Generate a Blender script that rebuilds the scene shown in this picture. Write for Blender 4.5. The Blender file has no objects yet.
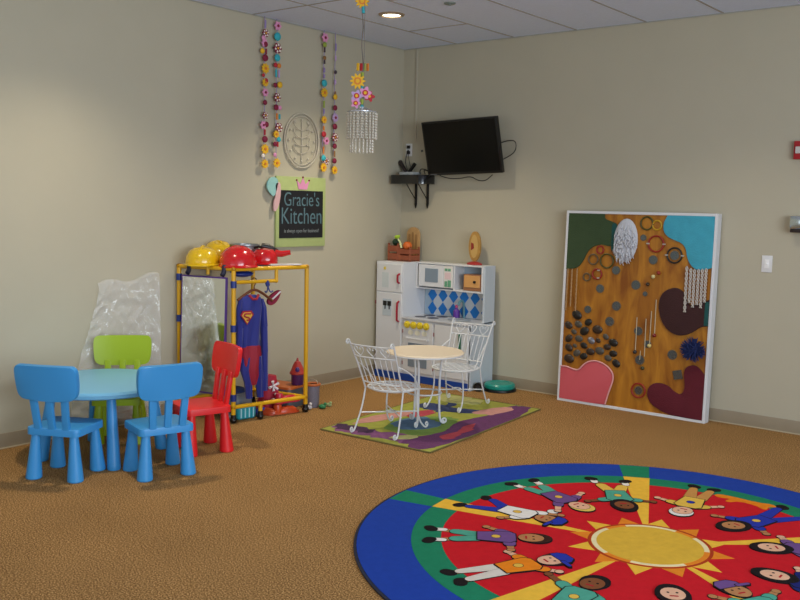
import bpy, bmesh, math, random
from mathutils import Vector, Matrix, noise
random.seed(7)
S = bpy.context.scene
COL = S.collection
PI = math.pi
H = 3.09

# ------------------------------------------------------------------ camera
def cam_setup():
    cd = bpy.data.cameras.new('camera'); c = bpy.data.objects.new('camera', cd); COL.objects.link(c)
    yaw, pitch, roll = -0.6742, -0.1018, 0.0204
    f = Vector((math.sin(yaw)*math.cos(pitch), math.cos(yaw)*math.cos(pitch), math.sin(pitch)))
    r = Vector((math.cos(yaw), -math.sin(yaw), 0)); u = r.cross(f)
    cs, sn = math.cos(roll), math.sin(roll)
    r2 = cs*r + sn*u; u2 = -sn*r + cs*u
    m = Matrix((( r2.x, u2.x, -f.x, 5.6048), (r2.y, u2.y, -f.y, -7.0028), (r2.z, u2.z, -f.z, 1.6074), (0, 0, 0, 1)))
    c.matrix_world = m
    cd.sensor_width = 36; cd.lens = 919.8/800*36; cd.clip_start = .05; cd.clip_end = 60
    S.camera = c
cam_setup()

# ------------------------------------------------------------------ world, lights, exposure
w = bpy.data.worlds.new('world'); S.world = w; w.use_nodes = True
w.node_tree.nodes['Background'].inputs[0].default_value = (.55, .65, .8, 1)
w.node_tree.nodes['Background'].inputs[1].default_value = .05
S.view_settings.view_transform = 'Standard'; S.view_settings.look = 'None'
S.view_settings.gamma = 1; S.view_settings.use_curve_mapping = False
S.view_settings.exposure = -0.2

def area(name, loc, rot, sx, sy, e, col):
    l = bpy.data.lights.new(name, 'AREA'); l.shape = 'RECTANGLE'; l.size = sx; l.size_y = sy; l.energy = e; l.color = col
    o = bpy.data.objects.new(name, l); o.location = loc; o.rotation_euler = rot; COL.objects.link(o); return o
# added cool fill, set in a made-up window behind the camera
area('fill_light', (3.2, -10.3, 1.75), (math.radians(90), 0, 0), 5.4, 1.7, 60, (.86, .94, 1))
# added side fill to lift walls and ceiling, in a made-up window
area('fill_light_side', (8.12, -5.6, 1.75), (0, math.radians(90), 0), 1.7, 5.4, 385, (.82, .91, 1))
# recessed downlights of the ceiling grid: (x, y, watts)
DOWN = [(.93, -1.33, 23), (.93, -3.77, 17), (3.37, -3.77, 3), (.93, -6.21, 2), (3.37, -6.21, 2), (3.37, -1.33, 11)]  # last one is unseen, added to brighten the carpet

# ------------------------------------------------------------------ materials
def hexc(h):
    h = h.lstrip('#'); v = [int(h[i:i+2], 16)/255 for i in (0, 2, 4)]
    return tuple((c/12.92 if c <= .04045 else ((c+.055)/1.055)**2.4) for c in v) + (1,)
MC = {}
def mat(name, col, rough=.5, metal=0, spec=.5, noise_amt=0, nscale=30, bump=0, bscale=200, coat=0, trans=0, emit=None, estr=0, alpha=1, sheen=0):
    if name in MC: return MC[name]
    m = bpy.data.materials.new(name); m.use_nodes = True; nt = m.node_tree; b = nt.nodes['Principled BSDF']
    c = hexc(col) if isinstance(col, str) else tuple(col)
    b.inputs['Base Color'].default_value = c; b.inputs['Roughness'].default_value = rough
    b.inputs['Metallic'].default_value = metal; b.inputs['Specular IOR Level'].default_value = spec
    b.inputs['Coat Weight'].default_value = coat; b.inputs['Transmission Weight'].default_value = trans
    b.inputs['Alpha'].default_value = alpha; b.inputs['Sheen Weight'].default_value = sheen
    if emit: b.inputs['Emission Color'].default_value = hexc(emit); b.inputs['Emission Strength'].default_value = estr
    tc = nt.nodes.new('ShaderNodeTexCoord')
    if noise_amt:
        n = nt.nodes.new('ShaderNodeTexNoise'); n.inputs['Scale'].default_value = nscale; n.inputs['Detail'].default_value = 4
        r = nt.nodes.new('ShaderNodeMapRange'); r.inputs[3].default_value = 1-noise_amt; r.inputs[4].default_value = 1+noise_amt
        r.inputs[1].default_value = .25; r.inputs[2].default_value = .75
        x = nt.nodes.new('ShaderNodeVectorMath'); x.operation = 'SCALE'; x.inputs[0].default_value = c[:3]
        nt.links.new(tc.outputs['Object'], n.inputs['Vector']); nt.links.new(n.outputs['Fac'], r.inputs[0])
        nt.links.new(r.outputs[0], x.inputs['Scale']); nt.links.new(x.outputs[0], b.inputs['Base Color'])
    if bump:
        n2 = nt.nodes.new('ShaderNodeTexNoise'); n2.inputs['Scale'].default_value = bscale; n2.inputs['Detail'].default_value = 3
        bp = nt.nodes.new('ShaderNodeBump'); bp.inputs['Strength'].default_value = bump; bp.inputs['Distance'].default_value = .01
        nt.links.new(tc.outputs['Object'], n2.inputs['Vector']); nt.links.new(n2.outputs['Fac'], bp.inputs['Height'])
        nt.links.new(bp.outputs[0], b.inputs['Normal'])
    MC[name] = m; return m
def pl(name, col, rough=.4): return mat(name, col, rough)

M_wall = mat('wall paint', '#b4ae9a', .75, spec=.25, noise_amt=.02, nscale=3, bump=.08, bscale=160)
M_base = mat('vinyl baseboard', '#948873', .45, noise_amt=.03, nscale=12)
M_ceilgrid = mat('ceiling grid', '#9da09e', .6)

def carpet_mat():
    m = bpy.data.materials.new('carpet'); m.use_nodes = True; nt = m.node_tree; b = nt.nodes['Principled BSDF']
    b.inputs['Roughness'].default_value = .95; b.inputs['Specular IOR Level'].default_value = .1
    tc = nt.nodes.new('ShaderNodeTexCoord')
    n1 = nt.nodes.new('ShaderNodeTexNoise'); n1.inputs['Scale'].default_value = 140; n1.inputs['Detail'].default_value = 5
    r1 = nt.nodes.new('ShaderNodeValToRGB'); e = r1.color_ramp.elements
    e[0].position = .36; e[0].color = hexc('#573b1a'); e[1].position = .64; e[1].color = hexc('#c69d68')
    x = r1.color_ramp.elements.new(.5); x.color = hexc('#8e6a3f')
    n2 = nt.nodes.new('ShaderNodeTexNoise'); n2.inputs['Scale'].default_value = 2.2; n2.inputs['Detail'].default_value = 3
    r2 = nt.nodes.new('ShaderNodeMapRange'); r2.inputs[1].default_value = .3; r2.inputs[2].default_value = .7; r2.inputs[3].default_value = .93; r2.inputs[4].default_value = 1.06
    sc = nt.nodes.new('ShaderNodeVectorMath'); sc.operation = 'SCALE'
    bp = nt.nodes.new('ShaderNodeBump'); bp.inputs['Strength'].default_value = .35; bp.inputs['Distance'].default_value = .006
    L = nt.links.new
    L(tc.outputs['Object'], n1.inputs['Vector']); L(n1.outputs['Fac'], r1.inputs[0]); L(tc.outputs['Object'], n2.inputs['Vector'])
    L(n2.outputs['Fac'], r2.inputs[0]); L(r1.outputs[0], sc.inputs[0]); L(r2.outputs[0], sc.inputs['Scale']); L(sc.outputs[0], b.inputs['Base Color'])
    L(n1.outputs['Fac'], bp.inputs['Height']); L(bp.outputs[0], b.inputs['Normal'])
    return m
M_carpet = carpet_mat()

def ceil_mat():
    m = mat('ceiling tile', '#d6e2fa', .9, spec=.1, noise_amt=.035, nscale=60, bump=.25, bscale=120); return m
M_ceil = ceil_mat()

# ------------------------------------------------------------------ mesh building
class MB:
    def __init__(s): s.bm = bmesh.new(); s.mats = []
    def mi(s, m):
        if m is None: return 0
        if m not in s.mats: s.mats.append(m)
        return s.mats.index(m)
    def _apply(s, geom_faces, m):
        i = s.mi(m)
        for f in geom_faces: f.material_index = i
    def box(s, x0, y0, z0, x1, y1, z1, m=None, bev=0, M=None, seg=2):
        b = bmesh.new(); bmesh.ops.create_cube(b, size=1)
        for v in b.verts: v.co = Vector(((x0+x1)/2+v.co.x*(x1-x0), (y0+y1)/2+v.co.y*(y1-y0), (z0+z1)/2+v.co.z*(z1-z0)))
        if bev: bmesh.ops.bevel(b, geom=b.edges[:], offset=bev, segments=seg, affect='EDGES', profile=.6)
        return s.merge(b, m, M)
    def merge(s, b, m=None, M=None):
        if M is not None: b.transform(M)
        bmesh.ops.recalc_face_normals(b, faces=b.faces)
        i = s.mi(m); vm = {v: s.bm.verts.new(v.co) for v in b.verts}
        for f in b.faces:
            try: nf = s.bm.faces.new([vm[v] for v in f.verts]); nf.material_index = i
            except ValueError: pass
        b.free(); return s
    def cone(s, p0, p1, r0, r1, m=None, n=16, M=None, cap=True):
        p0 = Vector(p0); p1 = Vector(p1); d = p1-p0; q = d.to_track_quat('Z', 'Y')
        b = bmesh.new(); bmesh.ops.create_cone(b, cap_ends=cap, segments=n, radius1=r0, radius2=max(r1, 1e-5), depth=d.length)
        b.transform(Matrix.Translation((p0+p1)/2) @ q.to_matrix().to_4x4()); return s.merge(b, m, M)
    def ball(s, c, r, m=None, sc=(1, 1, 1), u=16, v=10, M=None):
        b = bmesh.new(); bmesh.ops.create_uvsphere(b, u_segments=u, v_segments=v, radius=r)
        b.transform(Matrix.Translation(c) @ Matrix.Diagonal((*sc, 1))); return s.merge(b, m, M)
    def tube(s, pts, r, m=None, n=8, M=None, closed=False):
        pts = [Vector(p) for p in pts]; b = bmesh.new(); rings = []; N = len(pts)
        up = None
        for i, p in enumerate(pts):
            if closed: t = pts[(i+1) % N]-pts[i-1]
            else: t = pts[min(i+1, N-1)]-pts[max(i-1, 0)]
            t.normalize()
            if up is None:
                up = Vector((0, 0, 1)) if abs(t.z) < .9 else Vector((1, 0, 0))
            a = (up - t*up.dot(t))
            if a.length < 1e-4: a = t.orthogonal()
            a.normalize(); up = a; c = t.cross(a)
            rr = r[i] if isinstance(r, (list, tuple)) else r
            rings.append([b.verts.new(p+rr*(math.cos(2*PI*k/n)*a+math.sin(2*PI*k/n)*c)) for k in range(n)])
        for i in range(N if closed else N-1):
            A = rings[i]; B = rings[(i+1) % N]
            for k in range(n): b.faces.new((A[k], A[(k+1) % n], B[(k+1) % n], B[k]))
        if not closed: b.faces.new(rings[0][::-1]); b.faces.new(rings[-1])
        return s.merge(b, m, M)
    def lathe(s, prof, m=None, n=32, M=None, sc=(1, 1)):
        b = bmesh.new(); rings = []
        for (r, z) in prof:
            if r < 1e-5: rings.append([b.verts.new((0, 0, z))])
            else: rings.append([b.verts.new((r*math.cos(2*PI*k/n)*sc[0], r*math.sin(2*PI*k/n)*sc[1], z)) for k in range(n)])
        for A, B in zip(rings, rings[1:]):
            for k in range(n):
                k2 = (k+1) % n
                if len(A) == 1 and len(B) > 1: b.faces.new((A[0], B[k], B[k2]))
                elif len(B) == 1 and len(A) > 1: b.faces.new((A[k], A[k2], B[0]))
                elif len(A) > 1: b.faces.new((A[k], A[k2], B[k2], B[k]))
        return s.merge(b, m, M)
    def prism(s, poly, z0, z1, m=None, M=None, bev=0):
        b = bmesh.new(); v = [b.verts.new((p[0], p[1], z0)) for p in poly]; f = b.faces.new(v)
        if z1 != z0:
            g = bmesh.ops.extrude_face_region(b, geom=[f]); nv = [x for x in g['geom'] if isinstance(x, bmesh.types.BMVert)]
            for x in nv: x.co.z = z1
            if bev:
                e = [x for x in b.edges if all(abs(q.co.z-z1) < 1e-6 for q in x.verts)]
                bmesh.ops.bevel(b, geom=e, offset=bev, segments=2, affect='EDGES', profile=.6)
        return s.merge(b, m, M)
    def build(s, name, m=None, parent=None, M=None, smooth=35):
        me = bpy.data.meshes.new(name)
        s.bm.to_mesh(me); s.bm.free()
        ms = s.mats if s.mats else [m]
        for x in ms: me.materials.append(x)
        if smooth:
            for p in me.polygons: p.use_smooth = True
            try: me.set_sharp_from_angle(angle=math.radians(smooth))
            except Exception: pass
        o = bpy.data.objects.new(name, me); COL.objects.link(o)
        if parent: o.parent = parent
        if M is not None: o.matrix_local = M
        return o

def tag(o, label=None, cat=None, group=None, kind=None):
    if label: o['label'] = label
    if cat: o['category'] = cat
    if group: o['group'] = group
    if kind: o['kind'] = kind
    return o
def thing(name, label, cat, loc=(0, 0, 0), rz=0, group=None):
    o = bpy.data.objects.new(name, None); COL.objects.link(o); o.empty_display_size = .05
    o.location = loc; o.rotation_euler = (0, 0, rz); return tag(o, label, cat, group)
def struct(o): o['kind'] = 'structure'; return o
def dup(o, loc, rz, label, group=None):
    def cp(x, par):
        c = x.copy(); COL.objects.link(c); c.parent = par
        if par is not None: c.matrix_parent_inverse = x.matrix_parent_inverse
        for ch in [k for k in list(bpy.data.objects) if k.parent == x and k is not c]: cp(ch, c)
        return c
    r = cp(o, None); r.location = loc; r.rotation_euler = (0, 0, rz); r['label'] = label
    if group: r['group'] = group
    return r
def circ(cx, cy, r, n=24, ry=None): return [(cx+r*math.cos(2*PI*k/n), cy+(ry or r)*math.sin(2*PI*k/n)) for k in range(n)]
def rrect(x0, y0, x1, y1, r, n=5):
    out = []
    for cx, cy, a in ((x1-r, y1-r, 0), (x0+r, y1-r, 90), (x0+r, y0+r, 180), (x1-r, y0+r, 270)):
        for k in range(n+1): t = math.radians(a+90*k/n); out.append((cx+r*math.cos(t), cy+r*math.sin(t)))
    return out
def smoothp(pts, it=2, closed=True):
    for _ in range(it):
        q = []; n = len(pts)
        for i in range(n if closed else n-1):
            a = pts[i]; b = pts[(i+1) % n]
            q.append(tuple(.75*x+.25*y for x, y in zip(a, b))); q.append(tuple(.25*x+.75*y for x, y in zip(a, b)))
        pts = q if closed else [pts[0]]+q+[pts[-1]]
    return pts
LW = Matrix(((0, 0, 1, 0), (1, 0, 0, 0), (0, 1, 0, 0), (0, 0, 0, 1)))       # local (u,v,w) -> on left wall: y, z, out of wall
RWM = Matrix(((1, 0, 0, 0), (0, 0, -1, 0), (0, 1, 0, 0), (0, 0, 0, 1)))     # on right wall: x, z, out of wall (-y)
def T(x, y, z): return Matrix.Translation((x, y, z))
def text(s, size, parent, M, m, name='lettering', ext=.0012, align='CENTER', sx=1, offset=0):
    c = bpy.data.curves.new(name, 'FONT'); c.body = s; c.size = size; c.extrude = ext; c.align_x = align; c.align_y = 'CENTER'; c.offset = offset
    t = bpy.data.objects.new('tmp', c); COL.objects.link(t); bpy.context.view_layer.update()
    dg = bpy.context.evaluated_depsgraph_get(); me = bpy.data.meshes.new_from_object(t.evaluated_get(dg))
    bpy.data.objects.remove(t); me.name = name; me.materials.clear(); me.materials.append(m)
    o = bpy.data.objects.new(name, me); COL.objects.link(o); o.parent = parent; o.matrix_local = M @ Matrix.Diagonal((sx, 1, 1, 1)); return o

# ------------------------------------------------------------------ room shell
X1, Y1 = 8.2, -10.4
def slab(name, a, m): q = MB().box(*a, m); return struct(q.build(name, m, smooth=0))
slab('floor', (-.1, Y1-.1, -.1, X1+.1, .1, 0), M_carpet)
slab('wall_left', (-.1, Y1-.1, 0, 0, 0, H), M_wall)
slab('wall_right', (-.1, 0, 0, X1+.1, .1, H), M_wall)
q = MB()
for a in ((X1, Y1-.1, 0, X1+.1, -8.3, H), (X1, -2.9, 0, X1+.1, 0, H), (X1, -8.3, 0, X1+.1, -2.9, .8), (X1, -8.3, 2.7, X1+.1, -2.9, H)): q.box(*a, M_wall)
struct(q.build('wall_east', smooth=0))
q = MB()
for a in ((0, Y1-.1, 0, .4, Y1, H), (6, Y1-.1, 0, X1, Y1, H), (.4, Y1-.1, 0, 6, Y1, .8), (.4, Y1-.1, 2.7, 6, Y1, H)): q.box(*a, M_wall)
struct(q.build('wall_back', smooth=0))
q = MB()
for x in (.4, 1.8, 3.2, 4.6, 5.95): q.box(x, Y1-.09, .8, x+.05, Y1-.02, 2.7)
q.box(.4, Y1-.09, .8, 6, Y1-.02, .85); q.box(.4, Y1-.09, 2.65, 6, Y1-.02, 2.7)
struct(q.build('added_window_1', mat('added window frame', '#d8d8d4', .4)))  # made-up window, added to house the rear fill light
q = MB()
for y in (-8.3, -6.95, -5.6, -4.25, -2.95): q.box(X1+.02, y, .8, X1+.09, y+.05, 2.7)
q.box(X1+.02, -8.3, .8, X1+.09, -2.9, .85); q.box(X1+.02, -8.3, 2.65, X1+.09, -2.9, 2.7)
struct(q.build('added_window_2', mat('added window frame', '#d8d8d4', .4)))  # unseen window, added only as a place for the side fill
slab('ceiling', (-.1, Y1-.1, H, X1+.1, .1, H+.1), M_ceil)
# ceiling grid: main tees every 2 ft, staggered cross tees every 4 ft
g = MB(); bt = .007; hz = .004
M_gd = mat('grid tee grey', '#9c9a98', .7)  # plain grey of the grid tees
x = .615
xs = []
while x < X1: xs.append(x); x += .61
for x in xs: g.box(x-bt, Y1, H-hz, x+bt, 0, H+.001)
y = -.72
ys = []
while y > Y1: ys.append(y); y -= 1.22
for i, x0 in enumerate([0]+xs):
    xe = ([0]+xs+[X1])[i+1]
    off = 0 if i < 2 else (-.88 if i % 2 else -1.0)
    for yy in (ys[1:] if i == 0 else ys):
        if yy+off > Y1: g.box(x0, yy+off-bt, H-hz, xe, yy+off+bt, H+.001)
struct(g.build('trim_1', M_gd, smooth=0))
q = MB(); q.box(0, Y1, H-.006, .015, 0, H); q.box(0, -.015, H-.006, X1, 0, H)
struct(q.build('trim_2', M_ceilgrid, smooth=0))
def baseboard(name, a):
    q = MB(); q.box(*a, bev=.003); return struct(q.build(name, M_base))
baseboard('baseboard_left', (0, Y1, 0, .008, 0, .1)); baseboard('baseboard_right', (0, -.008, 0, X1, 0, .1))
M_cove = mat('baseboard toe', '#b6a88c', .45)
q = MB(); q.box(.008, Y1, 0, .016, -.016, .009, bev=.003); struct(q.build('trim_3', M_cove))
q = MB(); q.box(.008, -.016, 0, X1, -.008, .009, bev=.003); struct(q.build('trim_4', M_cove))
# cable raceway near the corner
q = MB(); q.box(.152, -.012, 2.22, .172, 0, H-.012, bev=.003); struct(q.build('trim_5', mat('raceway', '#b4ae9c', .5)))

# ------------------------------------------------------------------ ceiling fixtures
M_trim = mat('light trim', '#a8927a', .3, metal=.4)
M_lens = mat('lamp lens', '#fff6e0', .4, emit='#fff1d0', estr=9)
LBL = ['round recessed downlight in the ceiling nearest the corner, glowing warm white',
       'recessed downlight above the blue round play table, outside the picture', 'recessed downlight above the round sun rug',
       'recessed downlight behind the blue table toward the back of the room', 'recessed downlight nearest the camera', 'added recessed downlight above the leaning art board, outside the picture']
for (lx, ly, e), lb in zip(DOWN, LBL):
    t = thing('ceiling_light', lb, 'light', (lx, ly, H), 0, 'recessed downlights')
    q = MB(); q.lathe([(.072, -.001), (.078, -.014), (.098, -.009), (.104, .0)], n=40); q.build('trim_ring', M_trim, t)
    q = MB(); q.lathe([(0, -.010), (.05, -.009), (.073, -.004)], n=32); q.build('lens', M_lens, t)
    l = bpy.data.lights.new('lamp', 'SPOT'); l.energy = e*9; l.color = (1, .86, .64); l.spot_size = math.radians(118); l.spot_blend = 1; l.shadow_soft_size = .09
    lo = bpy.data.objects.new('lamp', l); COL.objects.link(lo); lo.parent = t; lo.location = (0, 0, -.03)
t = thing('sprinkler', 'small grey round sprinkler cover on the ceiling', 'sprinkler', (1.545, -1.41, H))
q = MB(); q.lathe([(0, -.012), (.03, -.012), (.042, -.008), (.045, 0)], n=28); q.build('cover', mat('sprinkler metal', '#75807c', .4), t)
q = MB(); q.lathe([(0, -.02), (.012, -.018), (.014, -.012)], n=16); q.build('cap', mat('sprinkler metal', '#75807c', .4), t)

# ------------------------------------------------------------------ left wall
# clear plastic sheet
M_plastic = mat('clear plastic film', '#f4f6f8', .09, spec=.9, alpha=.17, coat=.6)
b = bmesh.new(); NU, NV = 70, 90; gridv = []
for j in range(NV+1):
    row = []; v = j/NV; z = .03+v*1.05
    for i in range(NU+1):
        u = i/NU; yl = -3.36-.22*(1-v)**1.2-.13*max(0, .93-v)*4*v*(1-v); yy = yl+(-2.85-yl)*u
        zz = z+.02*math.sin(u*9)*v - (.05*(1-u)*v)
        p = Vector((u*3.1, v*5, .3)); n1 = noise.noise(p*1.2); n2 = 1-abs(noise.noise(p*2.3+Vector((4, 1, 0))))*2; n3 = noise.noise(p*7)
        d = .022+.012*n1+.020*n2*(1-.4*v)+.006*n3
        if j == NV: d = .006
        row.append(b.verts.new((max(d, .004), yy, zz)))
    gridv.append(row)
for j in range(NV):
    for i in range(NU): b.faces.new((gridv[j][i], gridv[j][i+1], gridv[j+1][i+1], gridv[j+1][i]))
q = MB(); q.merge(b); ps = q.build('plastic_sheet', M_plastic, smooth=80)
sm = ps.modifiers.new('thin', 'SOLIDIFY'); sm.thickness = .0008
tag(ps, 'crinkled clear plastic sheet hanging on the left wall behind the green chair', 'plastic sheet')

# flower bead garlands
FM = {k: mat('foam '+k, v, .7) for k, v in dict(pink='#d98fb8', teal='#2fa6b4', yellow='#dfae1e', maroon='#7d1236', red='#b02330', white='#ece2dc',
      orange='#d07a2a', purple='#8c7ab0', green='#8fa03a', brown='#8a6134', dark='#3a2a3a', lilac='#b79ac6').items()}
def petal(r, n=6, k=.28): return [(r*(1-k/2+k/2*math.cos(n*a))*math.cos(a), r*(1-k/2+k/2*math.cos(n*a))*math.sin(a)) for a in [2*PI*i/48 for i in range(48)]]
def strand(name_lab, y, x, pxz, beads, ztop=H-.001):
    t = thing('flower_garland', name_lab, 'garland', (x, y, ztop), 0, 'flower bead garlands hanging on the left wall')
    zl = pxz(beads[-1][0])-ztop
    q = MB(); q.tube([(0, .004*math.sin(k), zl*k/14) for k in range(15)], .0028, n=6); q.build('string', FM['purple'], t)
    for py, kind, r, *off in beads:
        oy = off[0] if off else 0
        z = pxz(py)-ztop; M = T(.008, oy, z) @ LW
        if kind == 'check':
            q = MB(); q.prism(petal(r, 6), 0, .008, FM['maroon'], M)
            for a in range(6):
                cx, cy = .62*r*math.cos(a*PI/3+.3), .62*r*math.sin(a*PI/3+.3); q.prism(circ(cx, cy, r*.2, 8), .008, .0105, FM['white'], M)
            q.prism(circ(0, 0, r*.2, 10), .008, .012, FM['yellow'], M); q.build('flower_bead', None, t)
        elif kind[0] == '|':
            q = MB(); q.cone((.008, oy, z-r), (.008, oy, z+r), .008, .008, n=10); q.build('tube_bead', FM[kind[1:]], t)
        elif kind[0] == 'o':
            q = MB(); q.ball((.01, oy, z), r, sc=(.55, 1, 1), u=14, v=10); q.build('disc_bead', FM[kind[1:]], t)
        else:
            q = MB(); q.prism(petal(r, 6 if kind == 'pink' else 9), 0, .008, FM[kind], M); fb = q.build('flower_bead', None, t)
            q = MB(); q.prism(circ(0, 0, r*.3, 14), .008, .013, FM['maroon' if kind in ('pink', 'lilac') else 'orange'], M); q.build('flower_center', None, fb)
z1 = lambda p: 3.083-(p-17)*.00788
z2 = lambda p: 2.978-(p-33)*.0080
z3 = lambda p: 2.839-(p-60)*.00849
strand('leftmost strand of the left pair of flower garlands, yellow daisy at its foot', -1.832, .035, z1,
  [(24, '|purple', .03), (33, 'check', .034), (38, 'opink', .02, -.02), (43, 'pink', .034, -.01), (44, 'omaroon', .024), (51, 'oyellow', .022, -.03), (51, '|maroon', .022, .01), (57.5, 'omaroon', .028), (68, 'yellow', .042), (75, 'ored', .015, -.02), (82, 'yellow', .034), (80, 'ored', .02, .01),
   (92, 'pink', .034), (102, 'omaroon', .021), (115, 'check', .03), (125, 'pink', .034, -.02), (124, 'omaroon', .024, .015), (132, '|red', .022), (139, 'omaroon', .028), (149, 'yellow', .042), (156, 'owhite', .016, -.02), (164, 'yellow', .038)])
strand('second strand from the left among the flower garlands, pink flower at its top', -1.70, .035, z2,
  [(26, 'pink', .038), (36.5, 'oteal', .034), (48, 'check', .044), (57.5, 'oteal', .03), (65, 'ored', .02, -.02), (65, 'oorange', .02, .02), (73, '|teal', .03, -.012), (73, '|lilac', .03, .02), (85, 'omaroon', .02, -.02), (84, 'oyellow', .026, .03),
   (97, 'check', .038), (107, 'omaroon', .024, -.01), (107, 'opink', .02, .03), (116, '|orange', .025), (116, '|teal', .02, .03), (127, 'check', .04, .02), (134, 'yellow', .032, -.01), (139, 'oteal', .022, .02), (144, 'omaroon', .02, -.02), (144, '|red', .02, .01), (155, 'opink', .018, -.02), (163, 'yellow', .04)])
strand('third garland strand, turquoise square above a yellow flower halfway down', -1.145, .035, z3,
  [(38, 'pink', .04), (45, 'ogreen', .022), (50, '|dark', .02), (58, 'obrown', .018), (62, '|dark', .015), (70, '|purple', .02), (76, '|purple', .015), (83, 'oteal', .03), (92.5, 'yellow', .042), (104, '|green', .03), (111, '|purple', .02), (119.5, 'yellow', .034), (128, '|orange', .018), (134, 'ored', .026), (140.5, 'pink', .036, .03),
   (150, '|orange', .03), (158, 'oteal', .026), (161, 'check', .034, .03), (167.5, 'yellow', .04)])
strand('rightmost garland strand, thin and bare near its top with maroon discs below', -1.005, .035, z3,
  [(45, '|purple', .03), (56, '|lilac', .02), (70, 'odark', .016), (80, '|lilac', .02), (95, 'oyellow', .024), (93, '|brown', .03), (106, 'omaroon', .024), (116, 'lilac', .04), (125, 'omaroon', .026), (136, 'check', .04), (145, 'omaroon', .024), (153, '|brown', .026), (160, 'omaroon', .024), (169.5, 'yellow', .038)])

# oval medallion
M_wh = mat('white plaster', '#b8b2a3', .6)
t = thing('wall_medallion', 'pale oval openwork wall medallion hung between the flower garlands', 'wall decoration', (0, -1.38, 2.14))
q = MB(); q.tube([(.014, .205*math.cos(a), .228*math.sin(a)) for a in [2*PI*k/48 for k in range(48)]], .007, n=8, closed=True)
q.tube([(.012, .182*math.cos(a), .204*math.sin(a)) for a in [2*PI*k/48 for k in range(48)]], .005, n=6, closed=True); q.build('rim', M_wh, t)
q = MB()
q.tube([(.012, 0, -.16), (.012, 0, .16)], .005, n=6)
for k in range(4):
    z0 = -.11+.065*k
    for sg in (-1, 1):
        q.tube(smoothp([(.012, 0, z0), (.012, sg*.05, z0+.01), (.012, sg*.10, z0+.05), (.012, sg*.085, z0+.085), (.012, sg*.06, z0+.07)], 2, False), .0045, n=6)
for k in range(12):
    a = 2*PI*k/12; q.ball((.012, .15*math.cos(a), .172*math.sin(a)), .011, u=8, v=6, sc=(.6, 1, 1))
q.build('scrollwork', M_wh, t)

# chalkboard sign
M_sgn = mat('sign green paint', '#a9b878', .6, noise_amt=.05, nscale=20)
M_chalk = mat('chalkboard', '#10131a', .6); M_chk = mat('chalk teal', '#55747e', .8); M_chk2 = mat('chalk white', '#7b8284', .8)
t = thing('chalkboard_sign', 'chalkboard kitchen sign in a pale green frame with a pink crown', 'sign', (0, -1.385, 1.535))
q = MB(); q.box(-.295, -.29, 0, .295, .30, .022, M_sgn, bev=.004, M=LW); q.build('frame', None, t)
q = MB(); q.box(-.262, -.215, .022, .258, .185, .026, M_chalk, M=LW); cb = q.build('chalkboard', None, t)
text("Gracie's", .165, cb, T(.0265, 0, .105) @ LW, M_chk, sx=.80, offset=-.001)
text("Kitchen", .20, cb, T(.0265, 0, -.035) @ LW, M_chk, sx=.80, offset=-.001)
text("is always open for business!", .045, cb, T(.0265, 0, -.155) @ LW, M_chk2, sx=.83)
q = MB(); q.prism([(-.05, 0), (.05, 0), (.075, .075), (.03, .04), (.0, .10), (-.03, .04), (-.075, .075)], .022, .028, FM['pink'], LW @ T(.01, .197, 0))
for a in ((.075, .08), (0, .105), (-.075, .08)): q.prism(circ(a[0], a[1], .008, 8), .022, .03, FM['maroon'], LW @ T(.01, .193, 0))
q.build('crown', None, t)
t = thing('paper_tassel', 'pale teal and pink paper ribbons draped over the top left corner of the chalkboard sign', 'decoration', (.03, -1.73, 1.80))
for nm, c, pts in (('teal_ribbon', '#8fc0bd', [(-.06, .0), (0, .03), (.055, .0), (.04, -.07), (.01, -.14), (-.04, -.11), (-.075, -.06)]), ('pink_ribbon', '#cfa9ac', [(.02, -.03), (.075, -.01), (.085, -.10), (.06, -.22), (.01, -.27), (.0, -.2), (.03, -.12)])):
    q = MB(); q.prism(smoothp(pts, 1), 0, .012, mat('paper '+c, c, .8), LW); q.build(nm, None, t)

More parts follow.
